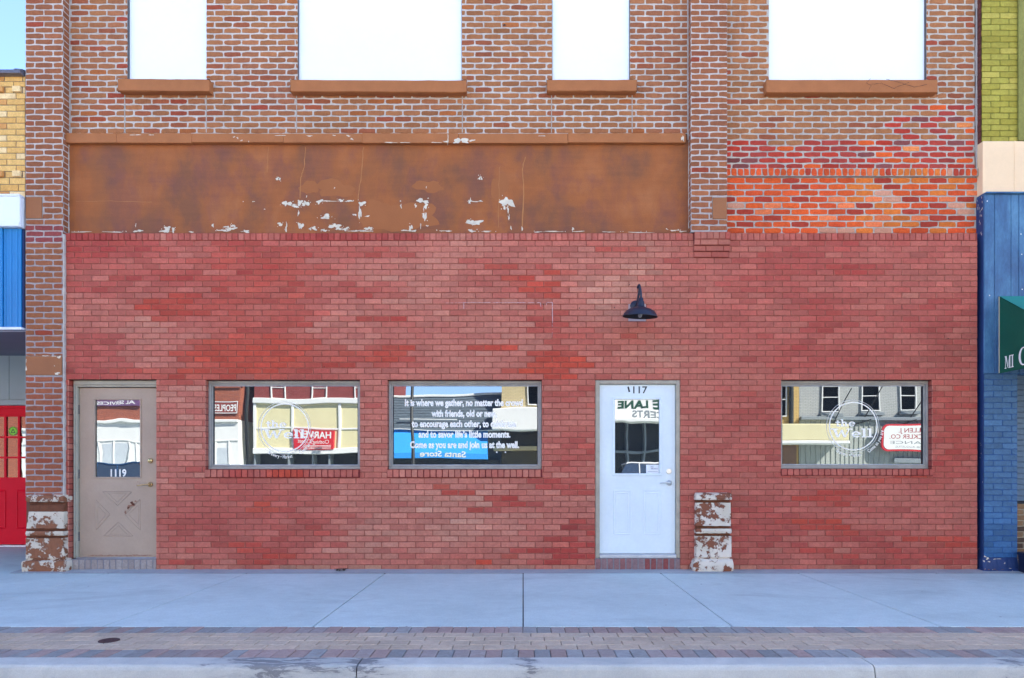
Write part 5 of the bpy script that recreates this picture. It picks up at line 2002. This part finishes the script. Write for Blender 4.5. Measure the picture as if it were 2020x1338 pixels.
def mat_courses(name, c1, c2):
    m, nt, b, out = new_mat(name)
    co = coords(nt)
    mp = N(nt, 'ShaderNodeMapping')
    mp.inputs['Rotation'].default_value = (R(90), 0, 0)
    L(nt, co, mp.inputs[0])
    br = N(nt, 'ShaderNodeTexBrick')
    br.inputs['Scale'].default_value = 1.0
    br.inputs['Brick Width'].default_value = .22
    br.inputs['Row Height'].default_value = .072
    br.inputs['Mortar Size'].default_value = .008
    br.inputs['Color1'].default_value = (*c1, 1)
    br.inputs['Color2'].default_value = (*c2, 1)
    br.inputs['Mortar'].default_value = (*[q * .55 for q in c1], 1)
    L(nt, mp.outputs[0], br.inputs['Vector'])
    L(nt, br.outputs['Color'], b.inputs['Base Color'])
    b.inputs['Roughness'].default_value = .85
    return m


OM['redbrick'] = mat_courses('red brick front', (.36, .11, .06), (.30, .09, .055))
OM['redwall'] = mat_courses('dark red brick front', (.26, .05, .045), (.22, .045, .04))
OM['greybrick'] = mat_courses('grey brick front', (.40, .41, .39), (.36, .37, .36))
OM['tan'] = mat_courses('tan brick', (.54, .44, .24), (.48, .38, .2))
OM['yellowbrick'] = mat_courses('golden brick', (.58, .40, .14), (.52, .34, .12))
fb = lambda y: (lambda u, v, d: (-u, YF + y + d, v))
def btext(mb, body, px0, px1, pybase, cap, y, bold=0.0, mi=0):
    """text on a facade facing the street; px0..px1 as it lies (mirrored) in the glass"""
    put_text(mb, body, fb(y), -ox(px1), -ox(px0), oz(pybase), cap * KS, bold, 0.0, None, mi)


def opp_window(parent, px0, px1, py0, py1, y=.0, bars=1, frame=None):
    mb = MB()
    fx = 2.0
    orect(mb, px0 - fx, px0, py0, py1, y - .05, y + .05)
    orect(mb, px1, px1 + fx, py0, py1, y - .05, y + .05)
    orect(mb, px0 - fx, px1 + fx, py1, py1 + fx, y - .05, y + .06)
    orect(mb, px0 - fx, px1 + fx, py0 - fx, py0, y - .05, y + .06)
    for i in range(bars):
        c = py0 + (py1 - py0) * (.55 + .2 * i)
        orect(mb, px0 + .02, px1 - .02, c - .8, c + .8, y - .04, y + .03)
    w = mb.build('window', frame or OM['white'], parent)
    mb = MB()
    orect(mb, px0, px1, py0, py1, y - .045, y - .02)
    mb.build('pane', glass_old, w)
    return w


# 1 red brick with white ground floor
o1 = thing('opposite_building', 'red brick building with white ground floor, mirrored in the mauve door pane', 'building', (ox(200), YF, 0), opp_group)
mb = MB()
orect(mb, -120, 472, 600, 829, -8, 0)
orect(mb, 60, 472, 761, 767, -.2, .08)
mb.build('wall', OM['redbrick'], o1)
mb = MB()
orect(mb, -120, 472, 829.5, 958, -8, .05)
orect(mb, -120, 472, 829.5, 835, .0502, .18, .02)
orect(mb, -120, 472, 868, 871, .0502, .10, .01)
for a in (196, 222, 250, 268, 425, 452):
    orect(mb, a, a + 3, 871.5, 955, .0502, .11, .01)
mb.build('wall', OM['white'], o1)
mb = MB()
orect(mb, 205, 247, 876, 950, .0503, .07)
gd = mat_plain('pale garage door', (.50, .54, .58), .5, .06, 3, 30)
mb.build('door', gd, o1)
mb = MB()
orect(mb, 380, 450, 884, 955, .0503, .07)
mb.build('door', gd, o1)
mb = MB()
orect(mb, 150, 277, 789, 801, .001, .12)
mb.build('sign', OM['purple'], o1)
mb = MB()
btext(mb, 'AL SERVICES', 190, 270, 798, 6.5, .122, .02)
mb.build('lettering', OM['white'], o1)
mb = MB()
orect(mb, 418, 470, 793, 817, .001, .08)
s_ = mb.build('sign', OM['redwall'], o1)
mb = MB()
for (a, b, c, d_) in ((418, 470, 793, 794.5), (418, 470, 815.5, 817), (418, 419.5, 794.6, 815.4), (468.5, 470, 794.6, 815.4)):
    orect(mb, a, b, c, d_, .0805, .09)
mb.build('border', OM['white'], s_)
mb = MB()
btext(mb, 'PEOPLES', 421, 467, 812, 13, .083, .02)
mb.build('lettering', OM['white'], s_)

# 2 narrow grey building set back in the gap
o2 = thing('opposite_building', 'narrow grey building set back between red and cream buildings, mirrored in glass', 'building', (ox(487), YF - 3, 0), opp_group)
mb = MB()
orect(mb, 470, 503, 640, 960, -9, -2.5)
mb.build('wall', OM['greysill'], o2)
mb = MB()
orect(mb, 482, 496, 790, 835, -2.499, -2.40)
mb.build('window', OM['white'], o2)
mb = MB()
orect(mb, 481, 497, 842, 884, -2.499, -2.38)
mb.build('door', mat_plain('blue door', (.06, .22, .42), .5), o2)

# 3 cream shopfront
o3 = thing('opposite_building', 'cream panelled shopfront under red brick, mirrored in the left shop window', 'building', (ox(604), YF, 0), opp_group)
mb = MB()
orect(mb, 501, 741, 600, 789, -8, 0)
mb.build('wall', OM['redwall'], o3)
mb = MB()
orect(mb, 501, 741, 800, 890, -8, .03)
mb.build('wall', OM['cream'], o3)
mb = MB()
orect(mb, 500.5, 741, 789.5, 800, -.1, .16, .02)
orect(mb, 500.5, 741, 883, 893, .0302, .16, .02)
for a in (501, 576, 668, 732):
    orect(mb, a, a + 5, 800.2, 882.8, .0302, .09, .01)
for (a, b) in ((506.2, 575.8), (581.2, 667.8), (673.2, 731.8)):
    orect(mb, a, b, 844.5, 848, .0302, .075, .01)
mb.build('trim', OM['white'], o3)
for (a, b) in ((536, 562), (618, 644), (700, 726)):
    opp_window(o3, a, b, 700, 788, .01, 2)
mb = MB()
orect(mb, 501, 741, 893.5, 960, -8, -.6)
mb.build('wall', OM['dark'], o3)
for a in (501, 566, 614, 650, 706, 737):
    mb = MB()
    orect(mb, a, a + 3, 893.4, 958, -.599, .02)
    mb.build('post', OM['greysill'], o3)
mb = MB()
orect(mb, 581.5, 661.5, 850, 885, .0302, .20, .01)
s_ = mb.build('sign', OM['redsign'], o3)
mb = MB()
btext(mb, 'HARVEYS', 584, 656, 864, 12, .202, .025)
btext(mb, 'Clothing Closet', 590, 652, 874, 7, .202, .0)
for k in range(3):
    orect(mb, 600, 656, 877 + k * 2.4, 877.9 + k * 2.4, .2005, .206)
mb.build('lettering', OM['white'], s_)

# 4 mansard building with a blue awning
o4 = thing('opposite_building', 'low building with blue grey shingle mansard and blue awning, mirrored in the lettered window', 'building', (ox(865), YF, 0), opp_group)
mb = MB()
orect(mb, 742, 988, 776, 960, -8, -1.2)
mb.build('wall', OM['greysill'], o4)
mb = MB()
z0, z1 = oz(849), oz(776)
x0, x1 = ox(742), ox(988)
rows = 12
for i in range(rows):
    a, b = i / rows, (i + 1) / rows
    ya, yb = YF + .25 - 1.2 * a, YF + .25 - 1.2 * b
    za, zb = z0 + (z1 - z0) * a, z0 + (z1 - z0) * b
    mb.add([(x0, ya + .05, za), (x1, ya + .05, za), (x1, yb + .02, zb), (x0, yb + .02, zb), (x0, ya - .05, za), (x1, ya - .05, za)], [(0, 1, 2, 3), (0, 4, 5, 1)])
mb.build('roof', OM['shingle'], o4)
mb = MB()
orect(mb, 742, 988, 772, 776.5, -1.6, -.85, .02)
orect(mb, 742, 988, 849.2, 851, -.2, .33, .01)
orect(mb, 790, 905, 826, 828, .12, .22, .01)
mb.build('trim', OM['white'], o4)
mb = MB()
x0, x1 = ox(742), ox(964)
za, zb, zc_ = oz(851), oz(896), oz(906)
ya, yb = YF + .1, YF + 1.1
mb.add([(x0, ya, za), (x1, ya, za), (x1, yb, zb), (x0, yb, zb), (x0, yb, zc_), (x1, yb, zc_), (x0, ya, zc_), (x1, ya, zc_)],
       [(0, 1, 2, 3), (3, 2, 5, 4), (0, 3, 4, 6), (1, 7, 5, 2)])
aw = mb.build('awning', OM['blueawn'], o4)
mb = MB()
KA = (8.13 + 21.0) / F
put_text(mb, 'Santa Store', lambda u, v, d: (-u, yb + .01 + d, v), -(920 - VX) * KA, -(826 - VX) * KA, H + (VY - 903) * KA + .02, 11 * KA, .02)
mb.build('lettering', OM['white'], aw)
mb = MB()
orect(mb, 742, 988, 906.5, 960, -1.199, -.3)
mb.build('wall', OM['dark'], o4)

# 5 tan brick
o5 = thing('opposite_building', 'tan brick building with white window and white box sign, mirrored in glass', 'building', (ox(1030), YF, 0), opp_group)
mb = MB()
orect(mb, 988.5, 1140, 560, 848, -8, 0)
mb.build('wall', OM['tan'], o5)
mb = MB()
orect(mb, 973, 1140, 809, 850, .001, .9, .03)
mb.build('sign', OM['white'], o5)
opp_window(o5, 1042, 1064, 680, 800, .02, 1)
opp_window(o5, 1090, 1112, 680, 800, .02, 1)
mb = MB()
orect(mb, 988.5, 1140, 848.5, 960, -8, -.5)
mb.build('wall', mat_plain('brown shadowed shopfront', (.07, .06, .035), .5, .2, 2, 30), o5)
mb = MB()
orect(mb, 975, 1140, 880, 888, -.499, .3, .01)
mb.build('ledge', OM['tanw'], o5)

# 6 white sign front
o6 = thing('opposite_building', 'dark shopfront under a wide white sign, mirrored in the white door pane', 'building', (ox(1250), YF, 0), opp_group)
mb = MB()
orect(mb, 1140.5, 1395, 600, 832, -8, 0)
mb.build('wall', OM['white'], o6)
mb = MB()
btext(mb, 'THE LANE', 1216, 1340, 806, 16, .012, .04)
btext(mb, 'CONCERTS', 1247, 1360, 825, 14, .012, .02, 1)
mb.build('lettering', [OM['green'], OM['greysill']], o6)
mb = MB()
orect(mb, 1140.5, 1395, 832.5, 960, -8, -.7)
mb.build('wall', OM['dark'], o6)
for a in (1145, 1190, 1236, 1272, 1330, 1380):
    mb = MB()
    orect(mb, a, a + 3.5, 832.4, 958, -.699, -.1)
    mb.build('post', OM['greysill'], o6)
mb = MB()
orect(mb, 1141, 1395, 888, 893, -.699, -.15)
mb.build('rail', OM['greysill'], o6)
mb = MB()
mb.box(ox(1160), ox(1390), YF + .001, YF + 1.0, oz(836), oz(830), .02)
mb.build('canopy', OM['white'], o6)

# 7 yellow brick
o7 = thing('opposite_building', 'golden brick building with dark downpipe, mirrored at left of right window', 'building', (ox(1485), YF, 0), opp_group)
mb = MB()
orect(mb, 1395.5, 1577, 560, 960, -8, 0)
mb.build('wall', OM['yellowbrick'], o7)
mb = MB()
mb.tube([(ox(1560), YF + .1, oz(842)), (ox(1560), YF + .1, oz(560))], .10, 10)
mb.build('downpipe', OM['dark'], o7)
for a in (1420, 1470, 1526):
    opp_window(o7, a, a + 24, 690, 822, .02, 2)
mb = MB()
orect(mb, 1410, 1572, 880, 958, .002, .06)
mb.build('door', mat_plain('brown shop door', (.20, .10, .05), .5, .2, 2, 20), o7)

# 8 grey building with boards below
o8 = thing('opposite_building', 'grey painted building with three sash windows over vertical boards, mirrored in the right window', 'building', (ox(1720), YF, 0), opp_group)
mb = MB()
orect(mb, 1577.5, 1960, 540, 826, -8, 0)
mb.build('wall', OM['greybrick'], o8)
mb = MB()
orect(mb, 1577.5, 1960, 826.5, 960, -8, .04)
a = 1580
while a < 1958:
    orect(mb, a, a + 1.2, 832, 958, .0402, .07)
    a += 9.6
mb.build('siding', OM['greyboard'], o8)
mb = MB()
orect(mb, 1577.5, 1960, 824, 831, .0403, .22, .02)
for (p, q, r_) in ((1616, 1660, 818), (1695, 1739, 815), (1772, 1812, 812), (1850, 1892, 812)):
    orect(mb, p, q, r_, r_ + 6, .001, .22, .01)
orect(mb, 1760, 1830, 906, 914, .0403, .2, .01)
mb.build('trim', OM['greysill'], o8)
for (p, q, r_) in ((1622, 1654, 814), (1701, 1733, 811), (1778, 1805, 808), (1856, 1886, 808)):
    opp_window(o8, p, q, 700, r_, .02, 2)
mb = MB()
mb.box(ox(1500), ox(1646), YF + .09, YF + 1.4, oz(872), oz(842), .03)
mb.build('canopy', OM['cream'], o8)
mb = MB()
mb.box(ox(1500), ox(1647), YF + .08, YF + 1.45, oz(878), oz(872.3), .02)
mb.build('canopy_edge', OM['white'], o8)
# rounded sign on brackets
def round_rect(px0, px1, py0, py1, r):
    pts = []
    for (cx, cy, a0) in ((px1 - r, py0 + r, 0), (px0 + r, py0 + r, 90), (px0 + r, py1 - r, 180), (px1 - r, py1 - r, 270)):
        for i in range(7):
            a = R(a0 + 15 * i)
            pts.append((-ox(cx + r * math.cos(a)), oz(cy - r * math.sin(a))))
    return pts


mb = MB()
mb.prism(round_rect(1729, 1900, 838, 893, 14), .30, .38, fb(0))
s_ = mb.build('sign', OM['redsign'], o8)
mb = MB()
mb.prism(round_rect(1732.5, 1896, 841.5, 889.5, 12), .3805, .39, fb(0))
sf = mb.build('sign_face', OM['white'], s_)
mb = MB()
btext(mb, 'ALLEN J.', 1764, 1820, 855, 9, .392, .01)
btext(mb, 'STOCKLER CO.', 1744, 1840, 868, 9, .392, .01)
mb.mi = 1
btext(mb, 'INSURANCE', 1745, 1880, 879, 6, .392, .0, 1)
btext(mb, 'STOCKLER \u2022 BOB AUGUSTUS', 1757, 1862, 886.5, 3.6, .392, .0, 1)
mb.build('lettering', [OM['redtext'], OM['greysill']], s_)
for (a, c) in ((1640, 842), (1700, 836), (1790, 836), (1860, 836)):
    mb = MB()
    mb.tube([(ox(a), YF + .05, oz(c)), (ox(a + 22), YF + .9, oz(c - 70))], .025, 6)
    mb.tube([(ox(a - 14), YF + .05, oz(c + 3)), (ox(a + 10), YF + .4, oz(c - 6))], .03, 6)
    mb.build('bracket', OM['dark'], o8)
# far ends of the row
for k, (a, b, top, mat, lb) in enumerate(((-520, -121, 640, OM['redbrick'], 'red brick block beyond the white garage front across the street'), (1960.5, 2500, 600, OM['redbrick'], 'plain red brick block beyond the grey building across the street'))):
    oo = thing('opposite_building', lb, 'building', (ox((a + b) / 2), YF, 0), opp_group)
    mb = MB()
    orect(mb, a, b, top, 960, -8, 0)
    mb.build('wall', mat, oo)
    for j in range(4):
        p = a + 40 + j * (b - a - 80) / 4
        opp_window(oo, p, p + 30, 720, 800, .02, 1)
        mb = MB()
        orect(mb, p - 10, p + 45, 850, 950, .002, .05)
        mb.build('window', OM['dark'], oo)

# street lamp and utility pole on the far kerb
sl = thing('street_lamp', 'dark street lamp post on the far kerb, mirrored in the lettered window', 'street lamp', (-4.42, -18.6, 0))
mb = MB()
mb.tube([(-4.42, -18.6, 0), (-4.42, -18.6, .5), (-4.42, -18.6, 6.5)], [.10, .07, .05], 12)
mb.build('post', OM['dark'], sl, True)
mb = MB()
mb.lathe([(.05, 0), (.16, .1), (.2, .45), (.1, .6), (.0001, .7)], Matrix.Translation((-4.42, -18.6, 6.5)), 16)
mb.build('lantern', OM['white'], sl, True)
up = thing('utility_pole', 'dark utility pole on the far kerb, mirrored in the left shop window', 'pole', (-11.02, -18.6, 0))
mb = MB()
mb.tube([(-11.02, -18.6, -.02), (-11.02, -18.6, 8.5)], [.075, .06], 12)
mb.build('post', OM['dark'], up, True)
mb = MB()
mb.box(-11.9, -10.1, -18.64, -18.56, 7.6, 7.72, .01)
mb.build('cross_arm', OM['dark'], up)

# parked cars across the road, seen only mirrored in the door panes
def make_car(name, label, cat, x, y, paint):
    car = thing(name, label, cat, (x, y, -.15), 'cars parked across the street')
    g = -.15
    st = [(-2.25, .50, .72, .70), (-2.15, .34, .88, .84), (-1.6, .26, .96, .90), (-.9, .24, 1.0, .91), (0, .24, 1.0, .92), (.9, .24, .99, .91), (1.5, .26, .96, .90), (2.1, .34, .88, .84), (2.25, .46, .72, .70)]
    mb = MB()
    vs, fs = [], []
    for (dx, zb, zt, hw) in st:
        vs += [(x + dx, y - hw * .92, g + zb), (x + dx, y - hw, g + zb + .12), (x + dx, y - hw, g + zt - .14), (x + dx, y - hw * .9, g + zt),
               (x + dx, y + hw * .9, g + zt), (x + dx, y + hw, g + zt - .14), (x + dx, y + hw, g + zb + .12), (x + dx, y + hw * .92, g + zb)]
    for i in range(len(st) - 1):
        for j in range(8):
            fs.append((i * 8 + j, i * 8 + (j + 1) % 8, (i + 1) * 8 + (j + 1) % 8, (i + 1) * 8 + j))
    fs += [tuple(range(8)), tuple(8 * (len(st) - 1) + j for j in range(8))[::-1]]
    mb.add(vs, fs)
    mb.build('body', paint, car, True)
    mb = MB()
    top = 1.62
    lo = [(-1.95, .80), (.95, .80)]
    b0 = [(x - 2.05, y - .82, g + .96), (x + 1.05, y - .82, g + .96), (x + 1.05, y + .82, g + .96), (x - 2.05, y + .82, g + .96)]
    t0 = [(x - 1.65, y - .64, g + top), (x + .35, y - .64, g + top), (x + .35, y + .64, g + top), (x - 1.65, y + .64, g + top)]
    mb.add(b0 + t0, [(0, 1, 5, 4), (1, 2, 6, 5), (2, 3, 7, 6), (3, 0, 4, 7)])
    mb.build('window', glass_old, car)
    mb = MB()
    mb.box(x - 1.68, x + .38, y - .67, y + .67, g + top - .02, g + top + .05, .03)
    for (dx, tx) in ((-.35, -.35), (-1.2, -1.15)):
        for s in (-1, 1):
            mb.tube([(x + dx, y + s * .825, g + .95), (x + tx, y + s * .65, g + top)], .035, 6)
    mb.build('roof', paint, car)
    for dx in (-1.4, 1.4):
        for s in (-1, 1):
            mb = MB()
            mt = Matrix.Translation((x + dx, y + s * .80, g + .34)) @ Matrix.Rotation(R(90), 4, 'X')
            mb.lathe([(.0001, -.11), (.2, -.11), (.32, -.11), (.34, -.08), (.34, .08), (.32, .11), (.2, .11), (.0001, .11)], mt, 20)
            w = mb.build('wheel', M['black'], car, True)
            mb = MB()
            mb.lathe([(.0001, -.115), (.18, -.118), (.2, -.112)], mt, 16)
            mb.lathe([(.0001, .115), (.18, .118), (.2, .112)], mt, 16)
            mb.build('rim', M['steel'], w, True)
    for s in (-1, 1):
        mb = MB()
        mb.box(x + 2.12, x + 2.235, y + s * .5 - .14, y + s * .5 + .14, g + .60, g + .74, .02)
        mb.build('headlight', M['bulb'], car)
        mb = MB()
        mb.box(x - 2.24, x - 2.12, y + s * .52 - .1, y + s * .52 + .1, g + .62, g + .8, .02)
        mb.build('tail_light', OM['redsign'], car)


make_car('parked_car', 'dark blue parked car, mirrored at the bottom of the mauve door pane', 'car', -14.5, -17.0, mat_plain('dark blue car paint', (.015, .05, .13), .2, .03, 2, 20, bumpd=0))
make_car('parked_car', 'white parked car, mirrored at the bottom of the white door pane', 'car', 5.4, -17.0, mat_plain('white car paint', (.7, .71, .72), .2, .03, 2, 20, bumpd=0))

# ==================================================================
#  LIGHT, WORLD, CAMERA
# ==================================================================
ELEV, ROT = R(40), R(57)
sd = Vector((math.cos(ELEV) * math.sin(ROT), math.cos(ELEV) * math.cos(ROT), math.sin(ELEV)))
sun = bpy.data.lights.new('sun', 'SUN')
sun.energy = 4.1
sun.angle = R(.5)
sun.color = (1.0, .95, .87)
so = bpy.data.objects.new('sun', sun)
so.rotation_euler = sd.to_track_quat('Z', 'Y').to_euler()
so.location = (0, 20, 30)
COL.objects.link(so)

w = bpy.data.worlds.new('World')
scene.world = w
w.use_nodes = True
nt = w.node_tree
bg = [n for n in nt.nodes if n.type == 'BACKGROUND'][0]
sk = nt.nodes.new('ShaderNodeTexSky')
sk.sky_type = 'NISHITA'
sk.sun_disc = False
sk.sun_elevation = ELEV
sk.sun_rotation = ROT
nt.links.new(sk.outputs[0], bg.inputs[0])
bg.inputs[1].default_value = .105
sk.dust_density = .0
sk.altitude = 6000
sk.ozone_density = 1.3

cam = bpy.data.cameras.new('camera')
cam.lens = F / 2020 * 36
cam.sensor_width = 36
cam.sensor_fit = 'HORIZONTAL'
cam.shift_x = -(VX - 1010) / 2020
cam.shift_y = (VY - 669) / 2020
cam.clip_start = .05
cam.clip_end = 800
co = bpy.data.objects.new('camera', cam)
co.location = (0, -D, H)
co.rotation_euler = (R(90), 0, 0)
COL.objects.link(co)
scene.camera = co

scene.view_settings.view_transform = 'Standard'
scene.view_settings.look = 'None'
scene.view_settings.gamma = 1
scene.view_settings.exposure = 3.05
